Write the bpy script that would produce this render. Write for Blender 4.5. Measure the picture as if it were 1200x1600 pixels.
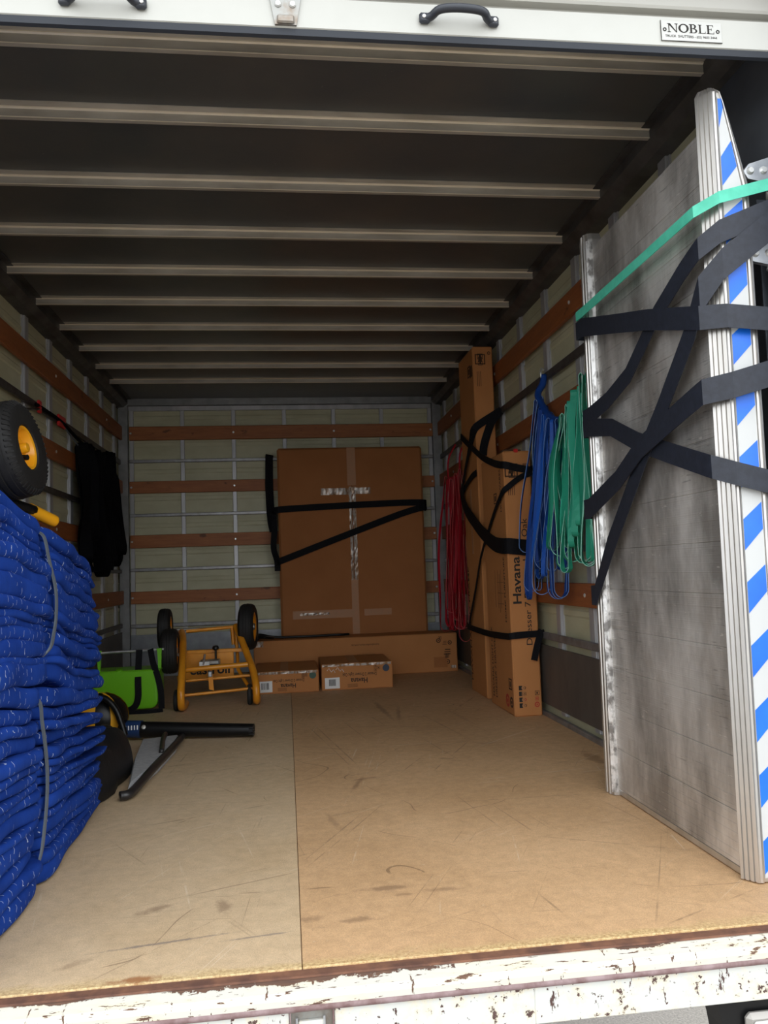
import bpy, math, random
from mathutils import Vector, Matrix, Euler
random.seed(7)
S = bpy.context.scene
COL = S.collection
for o in list(bpy.data.objects):
    bpy.data.objects.remove(o)

# ------------------------------------------------------------------ camera
cam_d = bpy.data.cameras.new('camera')
cam = bpy.data.objects.new('camera', cam_d)
COL.objects.link(cam)
cam_d.sensor_fit = 'VERTICAL'
cam_d.sensor_height = 36.0
cam_d.lens = 36.0 * 1246.7 / 1600.0
cam_d.clip_start = 0.02
right = Vector((0.992002, -0.121196, -0.035265))
fwd = Vector((0.123520, 0.989610, 0.073579))
up = Vector((0.025981, -0.077347, 0.996666))
cam.matrix_world = Matrix(((right.x, up.x, -fwd.x, -0.00804),
                           (right.y, up.y, -fwd.y, -1.43566),
                           (right.z, up.z, -fwd.z, 0.67511),
                           (0, 0, 0, 1)))
S.camera = cam

# ------------------------------------------------------------------ world: bright overcast daylight
wd = bpy.data.worlds.new('overcast_sky')
S.world = wd
wd.use_nodes = True
bg = wd.node_tree.nodes['Background']
bg.inputs[0].default_value = (0.93, 0.965, 1.0, 1)
bg.inputs[1].default_value = 1.6
S.view_settings.view_transform = 'Standard'
S.view_settings.look = 'None'
S.view_settings.gamma = 1.0
S.view_settings.use_curve_mapping = False
S.view_settings.exposure = 0.85

# ------------------------------------------------------------------ materials
MATS = {}
def nmat(name):
    m = bpy.data.materials.new(name)
    m.use_nodes = True
    nt = m.node_tree
    b = nt.nodes['Principled BSDF']
    MATS[name] = m
    return m, nt, b
def N(nt, t, **kw):
    n = nt.nodes.new(t)
    for k, v in kw.items():
        setattr(n, k, v)
    return n
def coords(nt, scale=(1, 1, 1), rot=(0, 0, 0), uv=False):
    tc = N(nt, 'ShaderNodeTexCoord')
    mp = N(nt, 'ShaderNodeMapping')
    mp.inputs['Scale'].default_value = scale
    mp.inputs['Rotation'].default_value = rot
    nt.links.new(tc.outputs['UV' if uv else 'Object'], mp.inputs[0])
    return mp.outputs[0]
def noise(nt, vec, scale, detail=4, rough=.55):
    n = N(nt, 'ShaderNodeTexNoise')
    n.inputs['Scale'].default_value = scale
    n.inputs['Detail'].default_value = detail
    n.inputs['Roughness'].default_value = rough
    if vec is not None:
        nt.links.new(vec, n.inputs['Vector'])
    return n.outputs[0]
def ramp(nt, fac, stops):
    r = N(nt, 'ShaderNodeValToRGB')
    e = r.color_ramp.elements
    while len(e) < len(stops):
        e.new(.5)
    for i, (p, c) in enumerate(stops):
        e[i].position = p
        e[i].color = (c, c, c, 1) if isinstance(c, (int, float)) else (*c, 1)
    nt.links.new(fac, r.inputs[0])
    return r.outputs[0]
def mix(nt, fac, a, b, mode='MIX'):
    m = N(nt, 'ShaderNodeMix', data_type='RGBA', blend_type=mode)
    if isinstance(fac, (int, float)):
        m.inputs[0].default_value = fac
    else:
        nt.links.new(fac, m.inputs[0])
    for i, x in ((6, a), (7, b)):
        if isinstance(x, tuple):
            m.inputs[i].default_value = (*x, 1)
        else:
            nt.links.new(x, m.inputs[i])
    return m.outputs[2]
def math_(nt, op, a, b=None, c=None):
    m = N(nt, 'ShaderNodeMath', operation=op)
    for i, x in enumerate((a, b, c)):
        if x is None:
            continue
        if isinstance(x, (int, float)):
            m.inputs[i].default_value = x
        else:
            nt.links.new(x, m.inputs[i])
    return m.outputs[0]
def bump(nt, b, h, strength=.3, dist=.002):
    n = N(nt, 'ShaderNodeBump')
    n.inputs['Strength'].default_value = strength
    n.inputs['Distance'].default_value = dist
    nt.links.new(h, n.inputs['Height'])
    nt.links.new(n.outputs[0], b.inputs['Normal'])
def plain(name, col, rough=.6, metal=0.0, col2=None, scale=20, stretch=(1, 1, 1), lo=.35, hi=.65, bmp=0, bscale=80, bdist=.001, spec=None):
    m, nt, b = nmat(name)
    b.inputs['Base Color'].default_value = (*col, 1)
    b.inputs['Roughness'].default_value = rough
    b.inputs['Metallic'].default_value = metal
    if spec is not None:
        b.inputs['Specular IOR Level'].default_value = spec
    if col2 is not None:
        v = coords(nt, stretch)
        f = ramp(nt, noise(nt, v, scale, 6), [(lo, 0.0), (hi, 1.0)])
        nt.links.new(mix(nt, f, col, col2), b.inputs['Base Color'])
    if bmp:
        v = coords(nt, stretch)
        bump(nt, b, noise(nt, v, bscale, 4), bmp, bdist)
    return m

def stain(nt, v, cx, cy, rx, ry, rz=0.0, k=8):
    """ragged elliptical mark on the floor sheet (object space)"""
    mp = N(nt, 'ShaderNodeMapping')
    mp.vector_type = 'TEXTURE'
    mp.inputs['Location'].default_value = (cx, cy, 0)
    mp.inputs['Rotation'].default_value = (0, 0, rz)
    mp.inputs['Scale'].default_value = (rx, ry, 10)
    nt.links.new(v, mp.inputs[0])
    ln = N(nt, 'ShaderNodeVectorMath', operation='LENGTH')
    nt.links.new(mp.outputs[0], ln.inputs[0])
    d = math_(nt, 'ADD', ln.outputs['Value'], math_(nt, 'MULTIPLY', math_(nt, 'SUBTRACT', noise(nt, v, k * 4, 6, .75), .5), 2.2))
    return ramp(nt, d, [(.35, 1.0), (.95, 0.0)])
def floor_mat(name, c1, c2, c3, seed, stains):
    m, nt, b = nmat(name)
    v = coords(nt)
    base = mix(nt, ramp(nt, noise(nt, v, 2.1, 7, .65), [(.33, 0.0), (.67, 1.0)]), c1, c2)
    grain = ramp(nt, noise(nt, v, 420, 2, .6), [(.34, 0.84), (.66, 1.10)])
    base = mix(nt, 1.0, base, grain, 'MULTIPLY')
    mott = ramp(nt, noise(nt, v, 30, 8, .78), [(.34, 0.82), (.66, 1.14)])
    base = mix(nt, .75, base, mott, 'MULTIPLY')
    vs = coords(nt, (1.0, 5.0, 1), (0, 0, .25))
    sc = ramp(nt, noise(nt, vs, 2.4, 8, .78), [(.60, 0.0), (.75, 1.0)])
    base = mix(nt, math_(nt, 'MULTIPLY', sc, .40), base, c3)
    # straight drag scratches: thin stretched noise crests, broken up
    for k, (sx, sy, rz, sc_, th) in enumerate(((95, .8, .45, 1.0, .69), (80, .7, -.55, 1.0, .69), (.9, 90, .12, 1.0, .69), (75, .8, 1.05, 1.0, .70), (110, .9, .08, 1.0, .69), (.8, 80, -.35, 1.0, .70), (120, 1.1, -.2, 1.0, .69), (100, 1.0, .75, 1.0, .69))):
        tcx = N(nt, 'ShaderNodeTexCoord')
        ro = N(nt, 'ShaderNodeMapping'); ro.inputs['Rotation'].default_value = (0, 0, rz + seed * .3)
        nt.links.new(tcx.outputs['Object'], ro.inputs[0])
        st_ = N(nt, 'ShaderNodeMapping'); st_.inputs['Scale'].default_value = (sx, sy, 1); st_.inputs['Location'].default_value = (seed * 3.1 + k, k * 1.7, 0)
        nt.links.new(ro.outputs[0], st_.inputs[0])
        line = ramp(nt, noise(nt, st_.outputs[0], sc_, 2, .4), [(th, 0.0), (th + .03, 1.0)])
        brk = ramp(nt, noise(nt, v, 3.1 + k, 5), [(.47, 0.0), (.60, 1.0)])
        base = mix(nt, math_(nt, 'MULTIPLY', math_(nt, 'MULTIPLY', line, brk), .50), base, (.17, .11, .065) if k % 3 else (.72, .60, .44))
    # curled scuff lines
    n1 = noise(nt, v, 1.6, 2, .4)
    line = math_(nt, 'LESS_THAN', math_(nt, 'ABSOLUTE', math_(nt, 'SUBTRACT', n1, .52)), .0010)
    brk = ramp(nt, noise(nt, v, 4.3, 3), [(.52, 0.0), (.56, 1.0)])
    base = mix(nt, math_(nt, 'MULTIPLY', math_(nt, 'MULTIPLY', line, brk), .55), base, (.12, .07, .04))
    sp = ramp(nt, noise(nt, v, 85, 6, .8), [(.62, 0.0), (.67, 1.0)])
    base = mix(nt, math_(nt, 'MULTIPLY', sp, .5), base, (.66, .54, .37))
    dk = ramp(nt, noise(nt, v, 110, 6, .8), [(.635, 0.0), (.67, 1.0)])
    base = mix(nt, math_(nt, 'MULTIPLY', dk, .55), base, (.14, .09, .05))
    # yellowed, splintered strip along the rear edge
    sy_ = N(nt, 'ShaderNodeSeparateXYZ'); nt.links.new(v, sy_.inputs[0])
    ed = math_(nt, 'ADD', math_(nt, 'ADD', sy_.outputs[1], 2.202), math_(nt, 'MULTIPLY', math_(nt, 'SUBTRACT', noise(nt, coords(nt, (1, 3, 1)), 9, 7, .7), .5), .09))
    edm = ramp(nt, ed, [(.004, 1.0), (.034, 0.0)])
    edc = mix(nt, ramp(nt, noise(nt, v, 140, 4, .8), [(.40, 0.0), (.60, 1.0)]), (.36, .22, .08), (.72, .55, .28))
    base = mix(nt, math_(nt, 'MULTIPLY', edm, .7), base, edc)
    for (cx, cy, rx, ry, rz, col, amt) in stains:
        base = mix(nt, math_(nt, 'MULTIPLY', stain(nt, v, cx, cy - 2.202, rx, ry, rz), amt), base, col)
    nt.links.new(base, b.inputs['Base Color'])
    b.inputs['Roughness'].default_value = .6
    b.inputs['Specular IOR Level'].default_value = .22
    bump(nt, b, noise(nt, v, 420, 3, .6), .08, .0006)
    return m
DK = (.17, .10, .06)
floor_mat('ply_left', (.63, .47, .30), (.56, .40, .235), (.36, .24, .135), 0,
          [(-.153, .29, .022, .05, .2, DK, .5), (-.29, .305, .045, .018, .5, DK, .5), (-.276, .012, .05, .014, 0, (.28, .10, .03), .8), (-.40, .09, .05, .015, .6, DK, .35),
           (-.25, .145, .16, .006, .14, (.12, .11, .12), .6), (-.09, .135, .10, .005, .12, (.12, .11, .12), .55)])
floor_mat('ply_right', (.64, .41, .225), (.55, .34, .175), (.33, .20, .105), 1.3,
          [(.181, .311, .060, .016, 0, DK, .55), (.30, .279, .055, .013, -.1, DK, .42), (.114, .169, .045, .016, 0, DK, .5), (.015, .19, .045, .016, 0, DK, .42), (.22, .27, .03, .008, 0, DK, .4),
           (1.04, 1.285, .035, .13, 0, (.20, .11, .05), .55), (.20, 1.16, .012, .10, -.3, (.20, .11, .06), .55), (.225, 1.22, .05, .012, .3, (.24, .13, .07), .5), (.10, .80, .012, .10, .2, DK, .3), (.44, 2.5, .02, .30, .05, (.13, .08, .05), .45), (.50, 2.35, .015, .25, -.12, (.13, .08, .05), .4)])

def chipped(name, paint, rust, thr=.62, stretch=(1, 1, 1), worn=()):
    m, nt, b = nmat(name)
    v = coords(nt, stretch)
    ch = math_(nt, 'MAXIMUM', ramp(nt, noise(nt, v, 26, 8, .72), [(thr, 0.0), (thr + .012, 1.0)]), ramp(nt, noise(nt, v, 75, 5, .6), [(thr + .035, 0.0), (thr + .045, 1.0)]))
    vs = coords(nt, (3.0, 1, .8), (0, .4, 0))
    ch2 = ramp(nt, noise(nt, vs, 17, 6, .7), [(thr + .03, 0.0), (thr + .04, 1.0)])
    f = math_(nt, 'MAXIMUM', ch, ch2)
    for (cx, cy, rx, ry) in worn:
        f = math_(nt, 'MAXIMUM', f, ramp(nt, stain(nt, coords(nt), cx, cy, rx, ry, 0.0, 9), [(.45, 0.0), (.55, 1.0)]))
    halo = ramp(nt, noise(nt, v, 26, 8, .72), [(thr - .12, 0.0), (thr + .01, 1.0)])
    pc = mix(nt, math_(nt, 'MULTIPLY', halo, .55), paint, (.78, .66, .42))
    rc = mix(nt, noise(nt, v, 60, 3), rust, (.05, .03, .03))
    nt.links.new(mix(nt, f, pc, rc), b.inputs['Base Color'])
    nt.links.new(ramp(nt, f, [(0, .38), (1, .85)]), b.inputs['Roughness'])
    inv = math_(nt, 'SUBTRACT', 1.0, f)
    bump(nt, b, inv, .5, .0008)
    return m
chipped('chipped_white', (.62, .625, .585), (.13, .07, .055), .605)
chipped('chipped_lip', (.61, .59, .515), (.19, .095, .05), .60, (.45, 2.2, 2.2), [(.0, .016, .34, .016), (.60, .016, .09, .010), (-.40, .016, .10, .010)])
plain('rust', (.20, .09, .05), .8, 0, (.10, .045, .03), 30, bmp=.4, bscale=60)
plain('rust_bead', (.16, .09, .085), .6, 0, (.28, .2, .2), 40)

plain('door_white', (.53, .53, .49), .4, 0, (.48, .48, .44), 6, lo=.3, hi=.8)
plain('door_grey', (.30, .31, .32), .45, .2)
plain('door_tan', (.45, .44, .40), .5)
plain('seal', (.025, .03, .04), .65)
plain('handle_plastic', (.028, .032, .042), .4)
plain('steel_worn', (.36, .36, .34), .42, .6, (.26, .2, .15), 28, lo=.45, hi=.7)
plain('black_print', (.018, .015, .012), .8)
plain('plate_white', (.55, .55, .52), .4)

m, nt, b = nmat('ceiling_sheet')
v = coords(nt)
cc = mix(nt, ramp(nt, noise(nt, v, 3, 5), [(.3, 0.0), (.7, 1.0)]), (.105, .112, .115), (.150, .143, .130))
dots = ramp(nt, noise(nt, v, 70, 2, .5), [(.72, 0.0), (.76, 1.0)])
nt.links.new(mix(nt, math_(nt, 'MULTIPLY', dots, .4), cc, (.25, .25, .24)), b.inputs['Base Color'])
b.inputs['Metallic'].default_value = .5
b.inputs['Roughness'].default_value = .36
bump(nt, b, noise(nt, v, 9, 4), .12, .01)
plain('beam_glint', (.86, .76, .60), .3, .1)  # cream tone paints the reflected highlight on the beam edges
plain('beam_steel', (.56, .52, .45), .42, .25, (.38, .34, .28), 12, (.3, 1, 1), bmp=.1)
plain('cove_steel', (.12, .115, .11), .5, .4, (.055, .05, .047), 8)
plain('stud_steel', (.52, .52, .53), .42, .4, (.40, .40, .41), 15, (1, 1, .2))
plain('frame_steel', (.30, .30, .30), .45, .5, (.22, .22, .22), 12)
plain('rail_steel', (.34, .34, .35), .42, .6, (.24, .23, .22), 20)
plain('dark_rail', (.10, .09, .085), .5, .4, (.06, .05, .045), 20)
plain('fibreglass', (.60, .585, .40), .5, 0, (.48, .46, .29), 5, (1, 1, 2.2), .3, .75, bmp=.15, bscale=7, bdist=.01)
plain('kick_back', (.34, .36, .38), .4, .5, (.24, .25, .27), 10)
plain('kick_side', (.13, .115, .10), .55, .25, (.085, .075, .065), 7, (1, 1, .5), bmp=.2, bscale=25)
plain('bolt', (.72, .72, .70), .35, .6)
plain('post_dark', (.13, .145, .17), .4, .3, (.09, .10, .12), 6)

def timber(name, c1, c2):
    m, nt, b = nmat(name)
    v = coords(nt, (1, 1, 9))
    g = noise(nt, v, 6, 8, .7)
    c = mix(nt, ramp(nt, g, [(.3, 0.0), (.7, 1.0)]), c1, c2)
    kn = ramp(nt, noise(nt, coords(nt, (2.5, 2.5, 5)), 4, 4), [(.66, 0.0), (.72, 1.0)])
    c = mix(nt, math_(nt, 'MULTIPLY', kn, .7), c, (.06, .02, .008))
    nt.links.new(c, b.inputs['Base Color'])
    b.inputs['Roughness'].default_value = .55
    bump(nt, b, g, .2, .001)
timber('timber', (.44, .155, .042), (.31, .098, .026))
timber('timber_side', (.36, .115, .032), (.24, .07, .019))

def cardboard(name, c1, c2):
    m, nt, b = nmat(name)
    v = coords(nt)
    f = ramp(nt, noise(nt, v, 4, 5), [(.3, 0.0), (.7, 1.0)])
    nt.links.new(mix(nt, f, c1, c2), b.inputs['Base Color'])
    b.inputs['Roughness'].default_value = .75
    b.inputs['Specular IOR Level'].default_value = .2
    bump(nt, b, noise(nt, coords(nt, (1, 1, 12)), 22, 3), .12, .001)
cardboard('card', (.52, .225, .080), (.46, .195, .066))
cardboard('card_dark', (.41, .165, .057), (.36, .142, .047))
plain('card_tape', (.44, .195, .075), .5, 0, (.41, .195, .08), 40)
plain('shiny_tape', (.55, .50, .45), .18, .1, (.33, .19, .10), 60, (1, 1, .3), .42, .6, bmp=.5, bscale=90, bdist=.002)
plain('label_white', (.80, .80, .78), .5)
plain('print_brown', (.07, .03, .012), .85)
plain('print_soft', (.13, .055, .022), .85)
plain('print_red', (.42, .04, .02), .7)
plain('sticker_navy', (.02, .03, .06), .5)
plain('sticker_green', (.03, .08, .05), .5)

def band_mat(name, c1, c2):
    m, nt, b = nmat(name)
    oi = N(nt, 'ShaderNodeObjectInfo')
    nt.links.new(mix(nt, oi.outputs['Random'], c1, c2), b.inputs['Base Color'])
    b.inputs['Roughness'].default_value = .5
    b.inputs['Specular IOR Level'].default_value = .3
plain('webbing_black', (.0045, .0045, .006), .7, 0, (.007, .007, .009), 90, bmp=.25, bscale=250, spec=.15)
plain('webbing_navy', (.010, .013, .022), .5, 0, (.017, .021, .034), 60, bmp=.25, bscale=250)
plain('webbing_green', (.10, .60, .42), .5, 0, (.07, .50, .34), 30)
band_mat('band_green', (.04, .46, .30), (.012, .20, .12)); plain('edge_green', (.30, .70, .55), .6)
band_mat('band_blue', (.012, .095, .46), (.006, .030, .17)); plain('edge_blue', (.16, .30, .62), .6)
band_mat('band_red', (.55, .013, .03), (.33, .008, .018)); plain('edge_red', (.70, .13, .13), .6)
plain('band_black', (.003, .003, .004), .8, spec=.1)
plain('red_plastic', (.55, .02, .02), .4)

# ramp
m, nt, b = nmat('ramp_deck')
def wpos(nt, scale):
    ge = N(nt, 'ShaderNodeNewGeometry'); mp = N(nt, 'ShaderNodeMapping')
    mp.inputs['Scale'].default_value = scale
    nt.links.new(ge.outputs['Position'], mp.inputs[0])
    return mp.outputs[0]
c = mix(nt, ramp(nt, noise(nt, wpos(nt, (1, 2.6, 1.0)), 2.4, 6, .6), [(.38, 0.0), (.62, 1.0)]), (.30, .285, .265), (.74, .72, .69))
c = mix(nt, math_(nt, 'MULTIPLY', ramp(nt, noise(nt, wpos(nt, (1, 1.4, 1.2)), 6, 5, .6), [(.5, 0.0), (.7, 1.0)]), .35), c, (.36, .30, .24))
dsh = ramp(nt, noise(nt, wpos(nt, (1, 4.5, 60)), 2.2, 4, .6), [(.60, 0.0), (.66, 1.0)])
msk = ramp(nt, noise(nt, wpos(nt, (1, 1, 1)), 4.5, 3), [(.46, 0.0), (.60, 1.0)])
c = mix(nt, math_(nt, 'MULTIPLY', math_(nt, 'MULTIPLY', dsh, msk), .6), c, (.10, .095, .09))
lt_ = ramp(nt, noise(nt, wpos(nt, (1, 9, 40)), 2.6, 4, .6), [(.66, 0.0), (.71, 1.0)])
c = mix(nt, math_(nt, 'MULTIPLY', lt_, .5), c, (.85, .82, .76))
nt.links.new(c, b.inputs['Base Color'])
b.inputs['Metallic'].default_value = .6
b.inputs['Roughness'].default_value = .42
w = N(nt, 'ShaderNodeTexWave', wave_type='BANDS', bands_direction='Z')
w.inputs['Scale'].default_value = 60
w.inputs['Distortion'].default_value = 0
nt.links.new(wpos(nt, (1, 1, 1)), w.inputs['Vector'])
bump(nt, b, w.outputs[0], .12, .001)
plain('ramp_rail', (.62, .60, .57), .32, .8, (.48, .46, .43), 14, (1, 1, .1))
plain('rail_worn', (.70, .69, .67), .35, .6, (.20, .19, .18), 45, (1, 1, .6), .45, .6, bmp=.6, bscale=60, bdist=.003)
plain('tape_white', (.60, .61, .60), .35)
plain('tape_blue', (.008, .14, .80), .32, 0, (.012, .18, .86), 10)
plain('zinc', (.72, .74, .76), .28, .8, (.5, .52, .55), 25)

# trolley etc.
plain('trolley_orange', (.82, .33, .020), .3, 0, (.68, .25, .015), 12)
plain('rim_yellow', (.90, .40, .012), .28)
plain('rubber', (.008, .0075, .0075), .7, 0, (.014, .013, .012), 30, bmp=.5, bscale=60)
plain('green_plastic', (.155, .50, .012), .38)
plain('black_plastic', (.006, .006, .0065), .38, spec=.35)
plain('blue_plastic', (.012, .04, .13), .4)
plain('yellow_plastic', (.78, .39, .02), .35)
plain('bag_black', (.006, .006, .007), .6, bmp=.4, bscale=14, bdist=.006)
plain('bag_grey', (.42, .42, .42), .7, 0, (.33, .33, .34), 60, bmp=.3, bscale=120)
plain('piping', (.020, .018, .018), .35)
plain('cord_grey', (.10, .12, .14), .6)
plain('asphalt', (.34, .315, .28), .9, 0, (.22, .205, .185), 120, bmp=.8, bscale=150, bdist=.004)
plain('lens', (.62, .62, .60), .15, .1, bmp=.5, bscale=90)
plain('lamp_frame', (.40, .38, .35), .4, .4)

# quilted blanket: blue cloth with rows of white stitch ticks running over each fold
m, nt, b = nmat('blanket')
uvv = coords(nt, uv=True)
sx = N(nt, 'ShaderNodeSeparateXYZ')
nt.links.new(uvv, sx.inputs[0])
wob = math_(nt, 'MULTIPLY', math_(nt, 'SUBTRACT', noise(nt, uvv, 30, 2), .5), 1.3)
uu = math_(nt, 'ADD', math_(nt, 'MULTIPLY', sx.outputs[0], 36), wob)
fr = math_(nt, 'FRACT', uu)
line = math_(nt, 'LESS_THAN', math_(nt, 'ABSOLUTE', math_(nt, 'SUBTRACT', fr, .5)), .024)
dash = math_(nt, 'GREATER_THAN', math_(nt, 'FRACT', math_(nt, 'ADD', math_(nt, 'MULTIPLY', sx.outputs[1], 42), math_(nt, 'MULTIPLY', math_(nt, 'FLOOR', uu), .37))), .40)
brk = math_(nt, 'GREATER_THAN', noise(nt, uvv, 13, 3), .50)
st = math_(nt, 'MULTIPLY', math_(nt, 'MULTIPLY', line, dash), brk)
bc = mix(nt, ramp(nt, noise(nt, uvv, 9, 5), [(.3, 0.0), (.7, 1.0)]), (.0065, .030, .190), (.012, .050, .29))
nt.links.new(mix(nt, st, bc, (.38, .44, .58)), b.inputs['Base Color'])
b.inputs['Roughness'].default_value = .9
b.inputs['Specular IOR Level'].default_value = .1
pk = math_(nt, 'ABSOLUTE', math_(nt, 'SUBTRACT', fr, .5))
hh = math_(nt, 'ADD', math_(nt, 'MULTIPLY', pk, .35), math_(nt, 'MULTIPLY', noise(nt, uvv, 35, 5), 1.0))
bump(nt, b, hh, .35, .004)

# ------------------------------------------------------------------ mesh helpers
WL = {}
def wl(o):
    return WL.get(o.name, Vector((0, 0, 0)))
class MB:
    def __init__(s):
        s.v = []; s.f = []; s.uv = None; s.mi = {}
    def add(s, vs, fs):
        k = len(s.v)
        s.v += [Vector(p) for p in vs]
        s.f += [tuple(i + k for i in f) for f in fs]
        return s
    def box(s, x0, x1, y0, y1, z0, z1, c=0.0, M=None):
        if x0 > x1: x0, x1 = x1, x0
        if y0 > y1: y0, y1 = y1, y0
        if z0 > z1: z0, z1 = z1, z0
        c = min(c, (x1 - x0) * .45, (y1 - y0) * .45, (z1 - z0) * .45)
        if c <= 0:
            vs = [(x, y, z) for x in (x0, x1) for y in (y0, y1) for z in (z0, z1)]
            fs = [(0, 1, 3, 2), (4, 6, 7, 5), (0, 4, 5, 1), (2, 3, 7, 6), (0, 2, 6, 4), (1, 5, 7, 3)]
        else:
            vs = []; idx = {}
            for i, (X, dx) in enumerate(((x0, c), (x1, -c))):
                for j, (Y, dy) in enumerate(((y0, c), (y1, -c))):
                    for k, (Z, dz) in enumerate(((z0, c), (z1, -c))):
                        idx[i, j, k, 0] = len(vs); vs.append((X, Y + dy, Z + dz))
                        idx[i, j, k, 1] = len(vs); vs.append((X + dx, Y, Z + dz))
                        idx[i, j, k, 2] = len(vs); vs.append((X + dx, Y + dy, Z))
            fs = []
            g = lambda a, i, j, k: idx[i, j, k, a]
            for i in (0, 1):
                fs.append((g(0, i, 0, 0), g(0, i, 1, 0), g(0, i, 1, 1), g(0, i, 0, 1)))
                fs.append((g(1, 0, i, 0), g(1, 1, i, 0), g(1, 1, i, 1), g(1, 0, i, 1)))
                fs.append((g(2, 0, 0, i), g(2, 1, 0, i), g(2, 1, 1, i), g(2, 0, 1, i)))
            for i in (0, 1):
                for j in (0, 1):
                    fs.append((g(0, i, j, 0), g(0, i, j, 1), g(1, i, j, 1), g(1, i, j, 0)))
                    fs.append((g(0, i, 0, j), g(0, i, 1, j), g(2, i, 1, j), g(2, i, 0, j)))
                    fs.append((g(1, 0, i, j), g(1, 1, i, j), g(2, 1, i, j), g(2, 0, i, j)))
                    for k in (0, 1):
                        fs.append((g(0, i, j, k), g(1, i, j, k), g(2, i, j, k)))
        if M is not None:
            vs = [M @ Vector(p) for p in vs]
        return s.add(vs, fs)
    def tube(s, pts, r, seg=10, closed=False, caps=True, rs=None):
        pts = [Vector(p) for p in pts]
        n = len(pts)
        T = []
        for i in range(n):
            if closed:
                t = pts[(i + 1) % n] - pts[i - 1]
            else:
                t = pts[min(i + 1, n - 1)] - pts[max(i - 1, 0)]
            T.append(t.normalized())
        nrm = T[0].orthogonal().normalized()
        k0 = len(s.v)
        for i in range(n):
            nrm = (nrm - T[i] * nrm.dot(T[i])).normalized()
            bn = T[i].cross(nrm)
            ri = rs[i] if rs else r
            for a in range(seg):
                an = 2 * math.pi * a / seg
                s.v.append(pts[i] + (nrm * math.cos(an) + bn * math.sin(an)) * ri)
        for i in range(n if closed else n - 1):
            for a in range(seg):
                b_ = (a + 1) % seg
                j = (i + 1) % n
                s.f.append((k0 + i * seg + a, k0 + i * seg + b_, k0 + j * seg + b_, k0 + j * seg + a))
        if caps and not closed:
            s.f.append(tuple(k0 + a for a in range(seg))[::-1])
            s.f.append(tuple(k0 + (n - 1) * seg + a for a in range(seg)))
        return s
    def prism(s, poly, axis, a, b, c=0):
        """poly: list of 2-D points; axis 0: (y,z), 1: (x,z), 2: (x,y); extruded a..b"""
        def P(q, t):
            if axis == 0: return (t, q[0], q[1])
            if axis == 1: return (q[0], t, q[1])
            return (q[0], q[1], t)
        n = len(poly)
        vs = [P(q, a) for q in poly] + [P(q, b) for q in poly]
        fs = [tuple(range(n))[::-1], tuple(range(n, 2 * n))]
        fs += [(i, (i + 1) % n, n + (i + 1) % n, n + i) for i in range(n)]
        return s.add(vs, fs)
    def lathe(s, prof, seg, M):
        """prof: list of (radius, axial) closed ring profile; axis = local z"""
        k0 = len(s.v); n = len(prof)
        for a in range(seg):
            an = 2 * math.pi * a / seg
            for r, z in prof:
                s.v.append(M @ Vector((r * math.cos(an), r * math.sin(an), z)))
        for a in range(seg):
            b_ = (a + 1) % seg
            for i in range(n):
                j = (i + 1) % n
                s.f.append((k0 + a * n + i, k0 + b_ * n + i, k0 + b_ * n + j, k0 + a * n + j))
        return s
    def strip(s, pts, wid, w, t=.002, closed=False):
        """flat webbing: pts centreline, wid = list of width directions (unit-ish), w width, t thickness"""
        pts = [Vector(p) for p in pts]; n = len(pts); k0 = len(s.v)
        for i in range(n):
            tg = (pts[(i + 1) % n] - pts[i - 1]) if closed else (pts[min(i + 1, n - 1)] - pts[max(i - 1, 0)])
            tg.normalize()
            d = Vector(wid[i]); d = (d - tg * d.dot(tg)).normalized()
            nn = tg.cross(d)
            ww = w[i] if isinstance(w, list) else w
            for sw, st_ in ((-1, -1), (1, -1), (1, 1), (-1, 1)):
                s.v.append(pts[i] + d * sw * ww / 2 + nn * st_ * t / 2)
        for i in range(n if closed else n - 1):
            j = (i + 1) % n
            for a in range(4):
                b_ = (a + 1) % 4
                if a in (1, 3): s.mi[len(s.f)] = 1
                s.f.append((k0 + i * 4 + a, k0 + i * 4 + b_, k0 + j * 4 + b_, k0 + j * 4 + a))
        if not closed:
            s.f.append((k0 + 3, k0 + 2, k0 + 1, k0))
            e = k0 + (n - 1) * 4
            s.f.append((e, e + 1, e + 2, e + 3))
        return s
    def build(s, name, mat, parent=None, smooth=False, origin=None, mat2=None):
        me = bpy.data.meshes.new(name)
        if parent is not None:
            org = Vector(origin) if origin is not None else wl(parent)
        elif origin is not None:
            org = Vector(origin)
        else:
            xs = [p.x for p in s.v]; ys = [p.y for p in s.v]; zs = [p.z for p in s.v]
            org = Vector(((min(xs) + max(xs)) / 2, (min(ys) + max(ys)) / 2, min(zs)))
        me.from_pydata([tuple(p - org) for p in s.v], [], s.f)
        me.validate()
        import bmesh
        bm = bmesh.new(); bm.from_mesh(me)
        bmesh.ops.recalc_face_normals(bm, faces=bm.faces)
        if s.uv:
            ul = bm.loops.layers.uv.new('UVMap')
            for f in bm.faces:
                for l in f.loops:
                    l[ul].uv = s.uv[l.vert.index]
        bm.to_mesh(me); bm.free()
        me.materials.append(MATS[mat])
        if mat2:
            me.materials.append(MATS[mat2])
            for k_ in s.mi:
                if k_ < len(me.polygons): me.polygons[k_].material_index = 1
        if smooth:
            me.polygons.foreach_set('use_smooth', [True] * len(me.polygons))
            if smooth == 'auto':
                me.polygons.foreach_set('use_smooth', [True] * len(me.polygons))
                try:
                    me.set_sharp_from_angle(angle=math.radians(38))
                except Exception:
                    pass
        o = bpy.data.objects.new(name, me)
        COL.objects.link(o)
        if parent is not None:
            o.parent = parent
            o.location = org - wl(parent)
        else:
            o.location = org
        WL[o.name] = org
        return o
def empty(name, loc):
    o = bpy.data.objects.new(name, None)
    o.empty_display_size = .05
    COL.objects.link(o)
    o.location = loc
    WL[o.name] = Vector(loc)
    return o
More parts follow.
